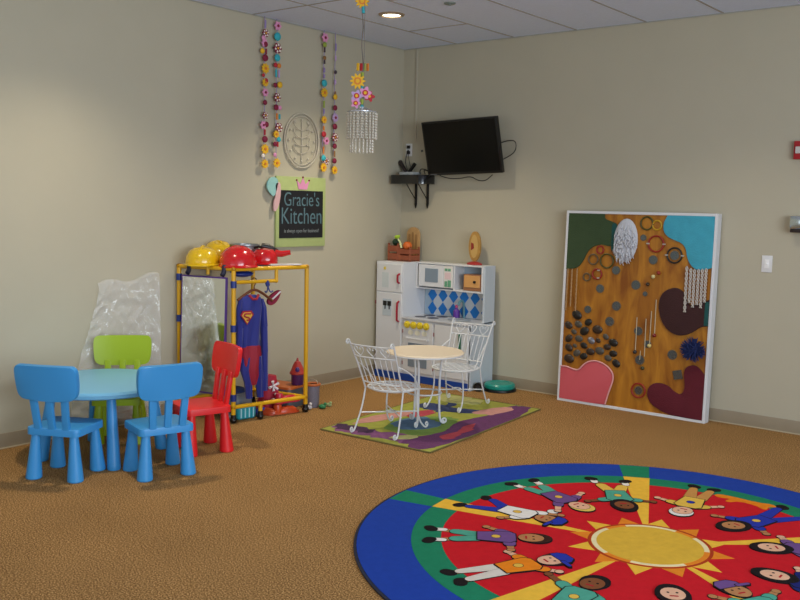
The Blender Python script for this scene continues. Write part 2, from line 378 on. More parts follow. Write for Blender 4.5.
# ------------------------------------------------------------------ hanging mobile
def mobile():
    t = thing('hanging_mobile', 'clear beaded chandelier mobile with foam flowers hanging from the ceiling on a cord', 'mobile', (1.80, -2.655, 1.93))
    zt = H-1.93
    q = MB(); pts = [(.003*math.sin(k*1.3)-.012*(k/20), .003*math.cos(k*1.1), .285+(zt-.285)*k/20) for k in range(21)]; q.tube(pts, .0035, n=6)
    q.tube([(.01+.003*math.cos(k*1.9), .003*math.sin(k*1.7), .285+(zt-.285)*k/20) for k in range(21)], .0025, n=6); q.build('cord', mat('cord grey', '#77706a', .8), t)
    Q = Matrix(((.75, 0, .66, 0), (.66, 0, -.75, 0), (0, 1, 0, 0), (0, 0, 0, 1)))   # faces the room
    def fl(u, z, r, kind, w=0.0):
        M = T(u*.75, u*.66, z) @ Q @ T(0, 0, w)
        q = MB(); q.prism(petal(r, 10 if kind == 'yellow' else 5, .4), 0, .009, FM[kind], M); f = q.build('foam_flower', None, t)
        q = MB(); q.prism(circ(0, 0, r*.45, 14), .009, .012, FM['orange' if kind == 'yellow' else 'red'], M); q.prism(circ(0, 0, r*.25, 14), .012, .014, FM['yellow'], M); q.build('flower_center', None, f)
    fl(-.03, .435, .05, 'yellow', .012); fl(.018, .365, .04, 'pink', .012); fl(-.035, .345, .038, 'lilac', .016); fl(.045, .345, .034, 'red'); fl(-.04, .30, .032, 'pink', .02)
    fl(-.01, .915, .045, 'yellow')
    q = MB()
    for z, k in ((.47, 'green'), (.865, 'teal'), (.39, 'teal'), (.31, 'green'), (.275, 'teal')): q.cone((0, 0, z-.02), (0, 0, z+.02), .011, .011, FM[k], n=8)
    for u, k in ((-.03, 'yellow'), (-.01, 'red'), (.01, 'green'), (.03, 'orange')): q.box(u*.75-.008, u*.66-.004, .50, u*.75+.008, u*.66+.004, .545, FM[k])
    o = q.build('bead_cluster', None, t); tag(o, kind='stuff')
    G = mat('clear beads', '#d9d2c2', .12, spec=.9, alpha=.75)
    q = MB(); q.tube([(.09*math.cos(a), 0.09*math.sin(a), .25) for a in [2*PI*k/32 for k in range(32)]], .004, n=6, closed=True)
    for a in range(4): q.tube([(0, 0, .285), (.09*math.cos(a*PI/2), .09*math.sin(a*PI/2), .25)], .003, n=5)
    q.cone((0, 0, .235), (0, 0, .285), .018, .010, n=12); q.build('hoop', mat('silver wire', '#c8cdd2', .25, metal=.7), t)
    q = MB()
    for k in range(22):
        a = 2*PI*k/22; z = .245
        while z > .085:
            q.box(.09*math.cos(a)-.006, .09*math.sin(a)-.006, z-.013, .09*math.cos(a)+.006, .09*math.sin(a)+.006, z, bev=.002, seg=1); z -= .0165
    o = q.build('outer_bead_fringe', G, t); tag(o, kind='stuff')
    q = MB()
    for k in range(18):
        a = 2*PI*k/18; z = .245
        while z > .0:
            q.box(.07*math.cos(a)-.005, .07*math.sin(a)-.005, z-.013, .07*math.cos(a)+.005, .07*math.sin(a)+.005, z, bev=.002, seg=1); z -= .0165
    o = q.build('inner_bead_fringe', G, t); tag(o, kind='stuff')
mobile()

# ------------------------------------------------------------------ right wall, above
M_blk = mat('black plastic', '#0c0c0e', .35); M_scr = mat('tv screen', '#030305', .28, spec=.25)
def tv():
    t = thing('television', 'black flat screen television tilted down on the right wall near the corner', 'television', (.83, 0, 2.14))
    tilt = math.radians(13)
    M = T(0, -.205, 0) @ Matrix.Rotation(math.radians(-1.6), 4, 'Y') @ Matrix.Rotation(tilt, 4, 'X') @ T(0, 0, 0)
    q = MB(); q.box(-.405, 0, -.245, .405, .04, .245, bev=.006); q.box(-.2, .04, -.15, .2, .065, .15, bev=.01); q.build('casing', M_blk, t, M)
    q = MB(); q.box(-.387, -.0025, -.222, .387, 0, .230); q.build('screen', M_scr, t, M)
    q = MB(); q.box(-.375, -.0008, -.237, -.305, .002, -.231); q.build('logo_mark', mat('logo grey', '#6a6a6e', .5), t, M)
    q = MB(); q.box(-.12, -.02, -.12, .12, 0, .12, bev=.004); q.cone((0, -.02, .0), (0, -.15, .0), .02, .02); q.box(-.1, -.155, -.1, .1, -.14, .1, bev=.004); q.build('mount', M_blk, t)
tv()
def cable(name, label, pts, r=.004, m=None, it=3):
    q = MB(); q.tube(smoothp(pts, it, False), r, n=8); o = q.build(name, m or M_blk); return tag(o, label, 'cable')
cable('tv_cable', 'black cable looping out past the right edge of the television', [(1.16, -.10, 2.17), (1.25, -.07, 2.20), (1.31, -.05, 2.19), (1.30, -.04, 2.10), (1.22, -.05, 2.05), (1.12, -.1, 2.0)])
cable('power_cable', 'black cable drooping below the television from the shelf', [(.46, -.05, 1.91), (.58, -.06, 1.87), (.72, -.06, 1.865), (.86, -.08, 1.89), (.92, -.06, 1.85), (1.0, -.05, 1.845), (1.08, -.06, 1.90)])

# wall shelf with AV bits
def shelf():
    t = thing('wall_shelf', 'black rounded media shelf mounted in the corner below the outlet', 'shelf', (.235, 0, 1.86))
    q = MB(); q.prism(rrect(-.22, -.235, .20, -.002, .07), -.045, .04, M=None, bev=.012); q.build('shelf_board', mat('shelf gloss black', '#0b0e12', .18, coat=.5), t)
    for s in (-.05, .09):
        b_ = MB(); b_.box(s-.011, -.016, -.23, s+.011, -.001, -.045, bev=.003); b_.cone((s, -.01, -.27), (s, -.01, -.23), .003, .014, n=10)
        b_.tube([(s-.004, -.15, -.045), (s-.004, -.09, -.11), (s, -.012, -.19)], .005, n=6); b_.build('bracket', M_blk, t)
shelf()
t = thing('media_box', 'thin grey streaming box lying on the black corner shelf', 'electronics', (.22, -.13, 1.901))
q = MB(); q.box(-.09, -.07, 0, .07, .06, .025, bev=.004); q.build('case', mat('box grey', '#9aa0a2', .35), t)
cable('signal_cable', 'black loose cable coiled at the right end of the corner shelf', [(.30, -.1, 1.91), (.31, -.12, 1.94), (.34, -.13, 1.96), (.40, -.11, 1.94), (.405, -.08, 1.92), (.36, -.06, 1.94), (.33, -.09, 1.95), (.38, -.13, 1.91)], .0045)
t = thing('power_adapter', 'black adapters and cords propped in a tangle on the corner shelf under the outlet', 'adapter', (.12, -.08, 1.903))
q = MB(); q.cone((-.10, .03, .115), (-.02, .02, .03), .022, .014, n=12); q.ball((-.10, .03, .115), .026, sc=(1, .7, 1.1)); q.build('plug_brick', mat('brown black plastic', '#241a18', .4), t)
q = MB(); q.cone((.085, .02, .105), (.01, .02, .02), .018, .016, n=12); q.build('adapter_body', M_blk, t)
q = MB(); q.tube(smoothp([(-.035, .06, .24), (-.045, .055, .20), (-.05, .04, .13), (-.02, .03, .06), (.02, .02, .01), (.06, .0, .035)], 2, False), .004, n=6); q.tube(smoothp([(-.025, .06, .24), (-.02, .05, .17), (.02, .03, .08), (.05, .03, .06)], 2, False), .003, n=6); q.build('cord', M_blk, t)
M_pl = mat('white plate', '#d9dadb', .35)
t = thing('outlet', 'white double power outlet high on the wall in the corner', 'outlet', (.085, 0, 2.143))
q = MB(); q.box(-.037, -.007, -.06, .037, 0, .06, bev=.003); q.build('plate', M_pl, t)
for z in (.028, -.024):
    q = MB(); q.box(-.018, -.022, z-.016, .018, -.007, z+.014, bev=.004); q.build('plug', M_blk, t)
t = thing('cable_grommet', 'tiny grey cable plug set in the wall between outlet and television', 'wall fitting', (.239, 0, 2.131))
q = MB(); q.lathe([(.012, 0), (.010, .006), (0, .007)], n=14, M=RWM); q.build('cap', mat('grommet', '#5c625f', .5), t)

t = thing('light_switch', 'white light switch on the right wall beside the art board', 'light switch', (3.476, 0, 1.237))
q = MB(); q.box(-.038, -.007, -.062, .038, 0, .062, bev=.003); q.build('plate', M_pl, t)
q = MB(); q.box(-.017, -.011, -.033, .017, -.007, .033, bev=.002); q.ball((0, -.011, .0), .009, sc=(1, .5, 1)); q.build('rocker', mat('rocker', '#eceded', .3), t)
t = thing('fire_alarm', 'red fire alarm strobe on the right wall at the picture edge', 'alarm', (3.685, 0, 2.063))
q = MB(); q.box(-.06, -.045, -.065, .06, 0, .065, bev=.006); q.build('housing', mat('alarm red', '#a31820', .4), t)
q = MB(); q.box(-.045, -.06, -.025, .045, -.045, .025, bev=.006); q.build('strobe_lens', mat('strobe lens', '#c7c5c2', .2), t)
t = thing('chrome_dispenser', 'small chrome dispenser on the wall under the fire alarm', 'dispenser', (3.715, 0, 1.545))
q = MB(); q.box(-.075, -.09, -.045, .075, 0, .05, bev=.012); q.build('casing', mat('chrome', '#c9d2d4', .15, metal=.9), t)
q = MB(); q.box(-.07, -.085, -.07, .07, -.01, -.045, bev=.006); q.build('spout', mat('brown black plastic', '#241a18', .4), t)

# ------------------------------------------------------------------ play kitchen
M_lam = mat('white laminate', '#d3d5d8', .4); M_lam2 = mat('pale blue panel', '#a9bccb', .45); M_kick = mat('blue kick', '#0a3f92', .4)
M_seam = mat('panel seam', '#8f9296', .6); M_redh = mat('red handle', '#9c1230', .35); M_yel = mat('yellow knob', '#d9c22c', .4); M_win = mat('grey window', '#7d8c9a', .2)
M_grn = mat('green handle', '#0f5f3f', .35); M_dia = mat('diamond blue', '#0c78cc', .4)
def kitchen():
    t = thing('play_kitchen', 'white toy kitchen with blue diamond backsplash standing in the corner', 'toy kitchen', (.04, -.41, 0), 0)
    D = .385; ZT = 1.09
    X = lambda x: x*1.306 if x < .246 else .322+(x-.246)*1.03
    ZP = [(0, 0), (.562, .592), (.825, .847), (1.09, 1.093), (2, 2)]
    def Z(z):
        for (a, A), (b, B) in zip(ZP, ZP[1:]):
            if z <= b: return A+(B-A)*(z-a)/(b-a)
    def Y(y): return y-.05 if .22 < y < .28 else y
    def part(name, boxes, m, bev=.002, parent=None):
        q = MB()
        for b_ in boxes: q.box(X(b_[0]), Y(b_[1]), Z(b_[2]), X(b_[3]), Y(b_[4]), Z(b_[5]), m=b_[6] if len(b_) > 6 else m, bev=bev, seg=1)
        return q.build(name, None, parent or t)
    # carcass panels
    part('fridge_cabinet', [(0, .012, .02, .245, D, ZT), ], M_lam)
    part('base_cabinet', [(.247, .012, .02, .985, .36, .545)], M_lam)
    part('side_panel', [(.972, .012, .0, .992, .37, .545), (.972, .255, .545, .992, .37, ZT)], mat('side panel', '#bcc5cd', .4))
    part('kickboard', [(.0, .004, .0, .97, .014, .062)], M_kick)
    part('countertop', [(.247, -.008, .545, .992, .36, .562)], mat('counter', '#b9bcc2', .35), .004)
    part('backsplash', [(.247, .345, .562, .972, .36, .825)], M_lam2)
    part('upper_shelf', [(.247, .25, .825, .972, .37, .84), (.247, .25, ZT-.015, .972, .37, ZT), (.247, .25, .84, .262, .37, ZT-.015), (.955, .25, .84, .972, .37, ZT-.015), (.66, .25, .84, .675, .37, ZT-.015), (.262, .355, .84, .955, .37, ZT-.015, M_lam2)], M_lam)
    # fridge
    for nm, z0, z1_, h0, h1 in (('freezer_door', .79, 1.07, .90, .985), ('fridge_door', .07, .78, .545, .73)):
        d = part(nm, [(.008, 0, z0, .238, .012, z1_)], M_lam, .004)
        q = MB(); q.tube([(.283, 0, h0), (.283, -.025, h0+.012), (.283, -.028, (h0+h1)/2), (.283, -.025, h1-.012), (.283, 0, h1)], .0095, n=8); q.build('handle', M_redh, d)
    f = part('water_dispenser', [(.07, -.003, .56, .15, 0, .72)], mat('dispenser decal', '#b7c3cc', .4), .0)
    part('tap_mark', [(.075, -.006, .655, .108, -.003, .70), (.115, -.006, .655, .148, -.003, .70), (.09, -.006, .62, .098, -.003, .655), (.128, -.006, .62, .136, -.003, .655)], M_blk, 0, f)
    q = MB(); q.prism(petal(.018, 5, .5), 0, .003, M_yel, T(.11, 0, 1.03) @ RWM); q.build('sun_sticker', None, t)
    part('note', [(.06, -.002, .83, .12, 0, .98)], mat('pale print', '#c3cdd0', .5), 0)
    # oven
    d = part('oven_door', [(.262, 0, .085, .595, .012, .535)], M_lam, .004)
    part('window', [(.325, -.004, .135, .535, 0, .345)], M_win, .002, d)
    part('handle', [(.31, -.028, .375, .55, -.018, .392), (.31, -.02, .375, .325, 0, .392), (.535, -.02, .375, .55, 0, .392)], M_lam, .003, d)
    for k in range(4):
        q = MB(); q.lathe([(.033, 0), (.033, .01), (.022, .014), (.018, .03), (0, .032)], n=20, M=T(X(.312)+.073*k, 0, .528) @ RWM); q.build('knob', M_yel, t)
    q = MB()
    for k in range(3): q.prism(circ(X(.35)+.08*k, .458, .03, 20, .022), 0, .003, mat('cream print', '#e6e4cf', .4), RWM)
    q.build('dial_print', None, d)
    # hinges
    for x_, z_ in ((.262, .44), (.262, .16), (.607, .44), (.607, .14), (.004, .68), (.29, .97)):
        part('hinge', [(x_-.004, -.004 if z_ < .9 else .242, z_-.016, x_+.004, 0 if z_ < .9 else .25, z_+.016)], mat('hinge', '#8a4450', .4), 0)
    # burners
    for x_, y_ in ((.36, .13), (.50, .13), (.36, .27), (.50, .27)):
        q = MB(); q.lathe([(.052, 0), (.052, .003), (.03, .004), (0, .004)], n=24, M=T(X(x_), y_, .592)); q.build('burner', mat('burner', '#3c3a40', .4), t)
    # sink cabinet
    d = part('sink_door', [(.613, 0, .085, .965, .012, .535)], M_lam, .004)
    q = MB(); q.box(.975, -.022, .32, .995, -.002, .51, bev=.006); q.build('handle', M_grn, d)
    q = MB(); q.lathe([(.0, .002), (.085, .004), (.10, .01), (.105, .003)], n=28, M=T(.84, .18, .592), sc=(1.1, .8)); q.build('sink', mat('sink grey', '#8e97a1', .3), t)
    q = MB(); q.tube(smoothp([(.80, .31, .592), (.80, .31, .71), (.80, .29, .76), (.80, .24, .76), (.80, .22, .72)], 2, False), .011, n=10); q.build('faucet', mat('teal grey', '#5f8a94', .3), t)
    # harlequin diamonds
    q = MB(); x0, dx = .418, .1205
    part('backsplash_panel', [(.35, .341, .568, .96, .345, .82)], mat('panel white', '#cfd5da', .45), 0)
    for r_ in range(2):
        zc = .784-.126*r_
        for k in range(6):
            cx = x0+dx*k
            if k == 5: poly = [(cx-.052, 0), (cx-.0, .062), (cx-.0, -.062)]
            else: poly = [(cx-.052, 0), (cx-.014, .053), (cx+.014, .053), (cx+.052, 0), (cx, -.062)] if r_ == 0 else [(cx-.052, 0), (cx, .062), (cx+.052, 0), (cx+.014, -.055), (cx-.014, -.055)]
            q.prism(poly, -.341, -.338, M_dia, T(0, 0, zc) @ RWM)
    q2 = q.build('diamond_pattern', None, t)
    q2.data.transform(Matrix.Translation((0, 0, 0)))
    # microwave
    d = part('microwave_door', [(.285, .236, .852, .56, .25, 1.07)], M_lam, .004)
    part('window', [(.36, .231, .90, .505, .236, 1.035)], M_win, .002, d)
    p_ = part('control_panel', [(.563, .238, .852, .66, .25, 1.07)], mat('panel cream', '#dcdad6', .4), .003)
    part('button', [(.578, .234, 1.02, .605, .238, 1.045), (.612, .234, 1.02, .64, .238, 1.045), (.578, .234, .865, .605, .238, .92), (.612, .234, .865, .645, .238, .93)], mat('button green', '#5f9c7c', .4), .0, p_)
    part('timer_print', [(.578, .235, .94, .642, .238, 1.005)], mat('pink print', '#dcc3c6', .4), 0, p_)
    # toaster oven in the niche
    o_ = part('toaster_box', [(.758, .262, .842, .948, .35, 1.0)], mat('toaster brown', '#9a6a48', .45), .006)
    part('toaster_door', [(.772, .256, .875, .935, .262, .99)], mat('toaster orange', '#cf9a5c', .4), .002, o_)
    q = MB(); q.lathe([(.012, 0), (.012, .012), (0, .014)], n=14, M=T(X(.885), .206, .945) @ RWM); q.build('knob', M_blk, o_)
    return t
kitchen()
Mk = Matrix.Translation((.04, -.41, 0))
def kp(x, y, z): return tuple(Mk @ Vector((x, y, z)))
# soap bottle
t = thing('soap_bottle', 'purple toy bottle standing by the toy sink', 'bottle', kp(.745, .27, .5935))
q = MB(); q.lathe([(0, 0), (.03, 0), (.032, .01), (.03, .07), (.012, .09), (.012, .10), (0, .10)], n=20); q.build('body', mat('purple plastic', '#5a2f8e', .3), t)
q = MB(); q.lathe([(0, .10), (.014, .10), (.012, .125), (0, .128)], n=14); q.build('cap', mat('pink plastic', '#b0356c', .3), t)

# crates and produce on top of the fridge
M_crate = mat('red brown wood', '#8c4a30', .6, noise_amt=.15, nscale=25)
def crate(name, lab, loc, w_, d_, h_, m):
    t = thing(name, lab, 'crate', loc, 0, 'wooden crates on the toy fridge')
    q = MB(); q.box(-w_/2, -d_/2, 0, w_/2, d_/2, .008); q.build('bottom', m, t)
    for sx in (-1, 1):
        for sy in (-1, 1):
            q = MB(); q.box(sx*w_/2-.008, sy*d_/2-.008, 0, sx*w_/2+.008, sy*d_/2+.008, h_); q.build('corner_post', m, t)
    for k in range(2):
        z = .012+k*(h_-.02)/2; hh = (h_-.02)/2-.016
        for sy in (-1, 1):
            q = MB(); q.box(-w_/2, sy*(d_/2+.006)-.004, z, w_/2, sy*(d_/2+.006)+.004, z+hh, bev=.002, seg=1); q.build('slat', m, t)
        for sx in (-1, 1):
            q = MB(); q.box(sx*(w_/2+.006)-.004, -d_/2, z, sx*(w_/2+.006)+.004, d_/2, z+hh, bev=.002, seg=1); q.build('slat', m, t)
    return t
crate('produce_crate', 'left small red brown wooden crate on the toy fridge, holding dark vegetables', kp(.10, .20, 1.0945), .115, .13, .165, M_crate)
crate('produce_crate', 'right small red brown wooden crate on the toy fridge, holding an orange', kp(.235, .20, 1.0945), .125, .13, .135, M_crate)
def veg(name, lab, cat, loc, fn): t = thing(name, lab, cat, loc); fn(t)
def v_green(t):
    q = MB(); q.ball((0, 0, .03), .034, sc=(1, 1, .95)); q.build('fruit', mat('dark green veg', '#21402a', .5), t); q = MB(); q.cone((0, 0, .058), (.004, 0, .075), .004, .003, n=8); q.build('stem', M_grn, t)
veg('toy_pepper', 'dark green toy vegetable poking out of the left crate', 'toy vegetable', kp(.08, .19, 1.238), v_green)
def v_org(t):
    q = MB(); q.ball((0, 0, .04), .042, sc=(1.1, 1, .95)); q.build('fruit', mat('orange fruit', '#c9601c', .5), t); q = MB(); q.cone((0, 0, .076), (0, 0, .086), .004, .004, n=8); q.build('stem', M_grn, t)
veg('toy_orange', 'orange toy fruit lying in the right crate', 'toy fruit', kp(.24, .165, 1.20), v_org)
def v_cel(t):
    q = MB(); q.tube([(-.02, 0, .07), (.01, 0, .03), (.03, 0, -.02)], [.006, .009, .010], n=8); q.build('stalk', mat('celery', '#cfd8a4', .5), t)
    q = MB(); q.ball((-.028, 0, .08), .022, sc=(1.3, .8, .8)); q.ball((-.008, 0, .088), .014); q.build('leaves', mat('leaf lime', '#9bbf2e', .5), t)
veg('toy_leek', 'pale toy leek with lime green leaves leaning between the two crates', 'toy vegetable', kp(.165, .135, 1.238), v_cel)
t = thing('bread_board', 'round topped light wooden board leaning upright behind the crates', 'wooden board', kp(.185, .325, 1.0945), 0)
q = MB(); q.prism(rrect(-.075, 0, .075, .315, .07, 8), 0, .018, mat('light wood', '#b08a58', .55, noise_amt=.12, nscale=14), T(0, .01, 0) @ RWM, bev=.004); q.build('board', None, t)
for k in (-1, 0, 1):
    q = MB(); q.prism(rrect(k*.04-.012, .05, k*.04+.012, .27-.02*abs(k), .01), .018, .022, mat('wood groove', '#8f6b3e', .6), T(0, .01, 0) @ RWM); q.build('panel_strip', None, t)
t = thing('oval_ornament', 'oval wooden ornament on a red foot at the right end of the toy kitchen top', 'ornament', kp(.915, .29, 1.0945), 0)
q = MB(); q.lathe([(0, 0), (.07, 0), (.072, .012), (.05, .022), (.02, .03), (0, .03)], n=24, sc=(1.1, .6)); q.build('foot', mat('red wood', '#a32a2a', .4), t)
q = MB(); q.prism(circ(0, .165, .062, 40, .135), -.012, .012, mat('honey wood', '#a9803f', .5, noise_amt=.2, nscale=22), RWM, bev=.004); q.build('oval_body', None, t)
q = MB(); q.prism(circ(0, .165, .04, 32, .105), .012, .015, mat('light honey', '#c09d5c', .5), RWM); q.build('inlay', None, t)
q = MB(); q.prism([(-.03, .13), (.0, .15), (-.005, .19), (-.03, .20)], .015, .019, mat('red print', '#8f2a22', .5), RWM); q.build('red_print', None, t)

# teal disc
t = thing('step_disc', 'teal round plastic disc with a black base on the carpet by the toy kitchen', 'toy', (1.29, -.165, 0))
q = MB(); q.lathe([(0, 0), (.135, 0), (.15, .008), (.145, .022), (0, .022)], n=40); q.build('base', M_blk, t)
q = MB(); q.lathe([(.128, .022), (.136, .03), (.136, .055), (.125, .068), (.09, .073), (.085, .068), (0, .068)], n=40); q.build('dome', mat('teal plastic', '#12897c', .3), t)
t = thing('toy_drum', 'small black round toy on the floor at the toy kitchen corner', 'toy', (1.185, -.345, 0), .3)
q = MB(); q.cone((0, -.018, .04), (0, .018, .04), .04, .04, n=24); q.build('shell', M_blk, t)
q = MB(); q.cone((0, -.02, .04), (0, .02, .04), .018, .018, n=16); q.build('cap', mat('hub dark', '#26262c', .3), t)

# ------------------------------------------------------------------ bistro rug
def bistro_rug():
    A, B, C_, D_ = [Vector(v) for v in ((1.143, -2.3), (2.098, -2.267), (1.965, -.617), (1.01, -.65))]
    t = thing('area_rug', 'rectangular rug in lime, purple and blue brush strokes beneath the white bistro set', 'rug', (A.x, A.y, 0))
    q = MB(); q.prism([tuple(v-A) for v in (A, B, C_, D_)], 0, .009, mat('rug lime', '#93973a', .95, noise_amt=.12, nscale=18, bump=.3, bscale=300)); q.build('pile', None, t)
    def P(u, v): p = A+(B-A)*u+(D_-A)*v - A; return (p.x, p.y)
    ms = {k: mat('rug '+k, c, .95, noise_amt=.14, nscale=22, bump=.3, bscale=300) for k, c in dict(purple='#5d2a5c', lilac='#7e4a78', pink='#c08a82', red='#a83a48', blue='#4b6d90', navy='#2b3a66', green='#6b8a3a', plum='#3f2145', cream='#a8a86a').items()}
    z = .009
    def shape(k, pts):
        nonlocal z; z += .00035
        pp = []
        for (u_, v_) in smoothp(pts, 3):
            nz = noise.noise(Vector((u_*9, v_*9, 3))); n2_ = noise.noise(Vector((u_*23, v_*23, 7)))
            pp.append((min(max(u_+.035*nz+.02*n2_, .003), .997), min(max(v_+.03*nz+.03*n2_, .003), .997)))
        q = MB(); q.prism([P(*p) for p in pp], .009, z, ms[k]); q.build(k+'_stroke' if k not in ('plum',) else 'dark_stroke', None, t)
    shape('lilac', [(0, .03), (.25, .02), (.6, .05), (.95, .03), (.98, .2), (.6, .16), (.3, .13), (.02, .17)])
    shape('plum', [(.0, .06), (.3, .05), (.42, .12), (.2, .16), (.0, .15)])
    shape('green', [(.3, .2), (.7, .14), (.85, .4), (.6, .6), (.25, .42)])
    shape('purple', [(.76, -.0), (1, 0), (1, 1), (.72, 1), (.76, .72), (.70, .5), (.80, .3), (.66, .12)])
    shape('blue', [(.3, .25), (.55, .22), (.68, .36), (.5, .50), (.32, .45)])
    shape('pink', [(.02, .2), (.15, .17), (.25, .4), (.3, .55), (.18, .52), (.08, .38)])
    shape('red', [(.22, .45), (.35, .43), (.42, .58), (.28, .64)])
    shape('navy', [(.1, .66), (.3, .6), (.7, .72), (.72, .78), (.4, .74), (.12, .76)])
    shape('navy', [(.25, .88), (.35, .62), (.42, .6), (.38, .84)])
    shape('pink', [(.6, .72), (.8, .68), (.86, .9), (.72, .93)])
    shape('red', [(.82, .22), (.95, .2), (.93, .42), (.8, .55), (.84, .38)])
    shape('cream', [(.55, .06), (.72, .1), (.74, .2), (.58, .14)])
    shape('cream', [(.02, .82), (.5, .84), (.55, .98), (.02, .98)])
    q = MB()
    for a, b_ in (((0, 0), (1, 0)), ((1, 0), (1, 1)), ((1, 1), (0, 1)), ((0, 1), (0, 0))):
        pa, pb = P(*a), P(*b_); q.tube([(pa[0], pa[1], .006), (pb[0], pb[1], .006)], .006, n=6)
    q.build('binding', mat('rug binding', '#6a6232', .9), t)
bistro_rug()
RZ = .0125   # standing height on the rug

M_iron = mat('white enamelled iron', '#cfd2d4', .3)
def spiral(c, ax1, ax2, r0, turns, n=22, r1=.004):
    return [tuple(Vector(c)+((r0+(r1-r0)*k/n)*math.cos(2*PI*turns*k/n))*Vector(ax1)+((r0+(r1-r0)*k/n)*math.sin(2*PI*turns*k/n))*Vector(ax2)) for k in range(n+1)]
def bistro_chair(name, label, loc, rz, group):
    t = thing(name, label, 'chair', loc, rz, group); R_ = .0062; SH = .318
    q = MB(); q.tube([(.185*math.cos(a), .185*math.sin(a), SH) for a in [2*PI*k/40 for k in range(40)]], R_, n=8, closed=True)
    q.tube([(.165*math.cos(a), .165*math.sin(a), SH-.012) for a in [2*PI*k/40 for k in range(40)]], .004, n=6, closed=True)
    q.build('seat_ring', M_iron, t)
    q = MB()
    for k in range(-3, 4):
        o_ = k*.05; h = math.sqrt(max(.184**2-o_*o_, 0))
        for s in (1, -1):
            a = Vector((1, s, 0)).normalized(); n_ = Vector((-s, 1, 0)).normalized()
            p0 = n_*o_-a*h; p1 = n_*o_+a*h
            q.box(0, -.0055, -.0015, 2*h, .0055, .0015, M=Matrix.Translation((p0.x, p0.y, SH+.003+.002*s)) @ Matrix.Rotation(math.atan2(a.y, a.x), 4, 'Z'))
    q.build('seat_lattice', M_iron, t)
    # back is at -y; front at +y
    posts = []
    for s in (-1, 1):
        top = (s*.185, -.285, .655); j = (s*.15, -.115, SH); foot = (s*.17, -.19, .03)
        q = MB(); pts = smoothp([(s*.16, -.125, SH-.005), (s*.165, -.19, .46), top], 2, False); q.tube(pts, R_, n=8)
        q.tube(spiral((s*.185, -.308, .655), (0, 1, 0), (0, 0, 1), .023, 1.1), .0055, n=6); q.build('back_post', M_iron, t)
        q = MB(); q.tube(smoothp([(s*.16, -.120, SH), (s*.165, -.15, .18), (s*.18, -.20, .05), (s*.183, -.222, .012), (s*.183, -.248, .009)], 2, False), R_, n=8)
        q.tube(spiral((s*.183, -.248, .028), (0, 0, -1), (0, -1, 0), .019, 1.1), .0055, n=6); q.build('leg', M_iron, t)
        q = MB(); q.tube(smoothp([(s*.125, .125, SH), (s*.13, .10, .2), (s*.14, .12, .08), (s*.15, .175, .014), (s*.152, .205, .009)], 2, False), R_, n=8)
        q.tube(spiral((s*.152, .205, .030), (0, 0, -1), (0, 1, 0), .021, 1.1), .0055, n=6); q.build('leg', M_iron, t)
    bp = lambda z: -.125-(z-SH)/.33*.158
    for z, nm in ((.64, 'top_rail'), (.555, 'middle_rail'), (.36, 'bottom_rail')):
        w_ = .158+(z-SH)/.33*.026
        q = MB(); q.tube(smoothp([(-w_, bp(z), z), (-w_*.5, bp(z)-.02, z-.002), (w_*.5, bp(z)-.02, z-.002), (w_, bp(z), z)], 2, False), .0055, n=8); q.build(nm, M_iron, t)
    for k in range(7):
        x_ = (-.75+.25*k)*.165; q = MB(); q.tube([(x_*.97, bp(.36)-.016*(1-abs(x_)/.17), .36), (x_*1.05, bp(.555)-.016*(1-abs(x_)/.17), .555)], .0038, n=6); q.build('spindle', M_iron, t)
    for k in range(3):
        cx = (-1+k)*.108; q = MB(); z0 = .562
        for s in (-1, 1):
            q.tube(smoothp([(cx, bp(z0)-.016, z0), (cx+s*.03, bp(.59)-.016, .59), (cx+s*.042, bp(.617)-.016, .617), (cx+s*.025, bp(.633)-.016, .633), (cx+s*.006, bp(.62)-.016, .617), (cx+s*.014, bp(.607)-.016, .607)], 2, False), .0035, n=6)
        q.build('heart_scroll', M_iron, t)
    q = MB(); zz = .135
    q.tube([(-.168, -.155, zz), (.134, .108, zz+.004)], .005, n=6); q.tube([(.168, -.155, zz+.008), (-.134, .108, zz+.012)], .005, n=6)
    q.tube([(.035*math.cos(a), .035*math.sin(a)-.03, zz+.008) for a in [2*PI*k/20 for k in range(20)]], .004, n=6, closed=True); q.build('stretcher', M_iron, t)
    for s in (-1, 1):
        q = MB(); q.tube(smoothp([(s*.168, -.20, .50), (s*.185, -.13, .47), (s*.20, -.02, .40), (s*.182, .03, SH)], 3, False), .0045, n=6); q.build('arm_brace', M_iron, t)
    return t
bc = bistro_chair('bistro_chair', 'white bistro chair with its back to the viewer, near left of the round white table', (1.555, -1.985, RZ), math.radians(5), 'white bistro chairs')
dup(bc, (1.415, -1.035, RZ), math.radians(187), 'white bistro chair standing between the round white table and the toy kitchen', 'white bistro chairs')
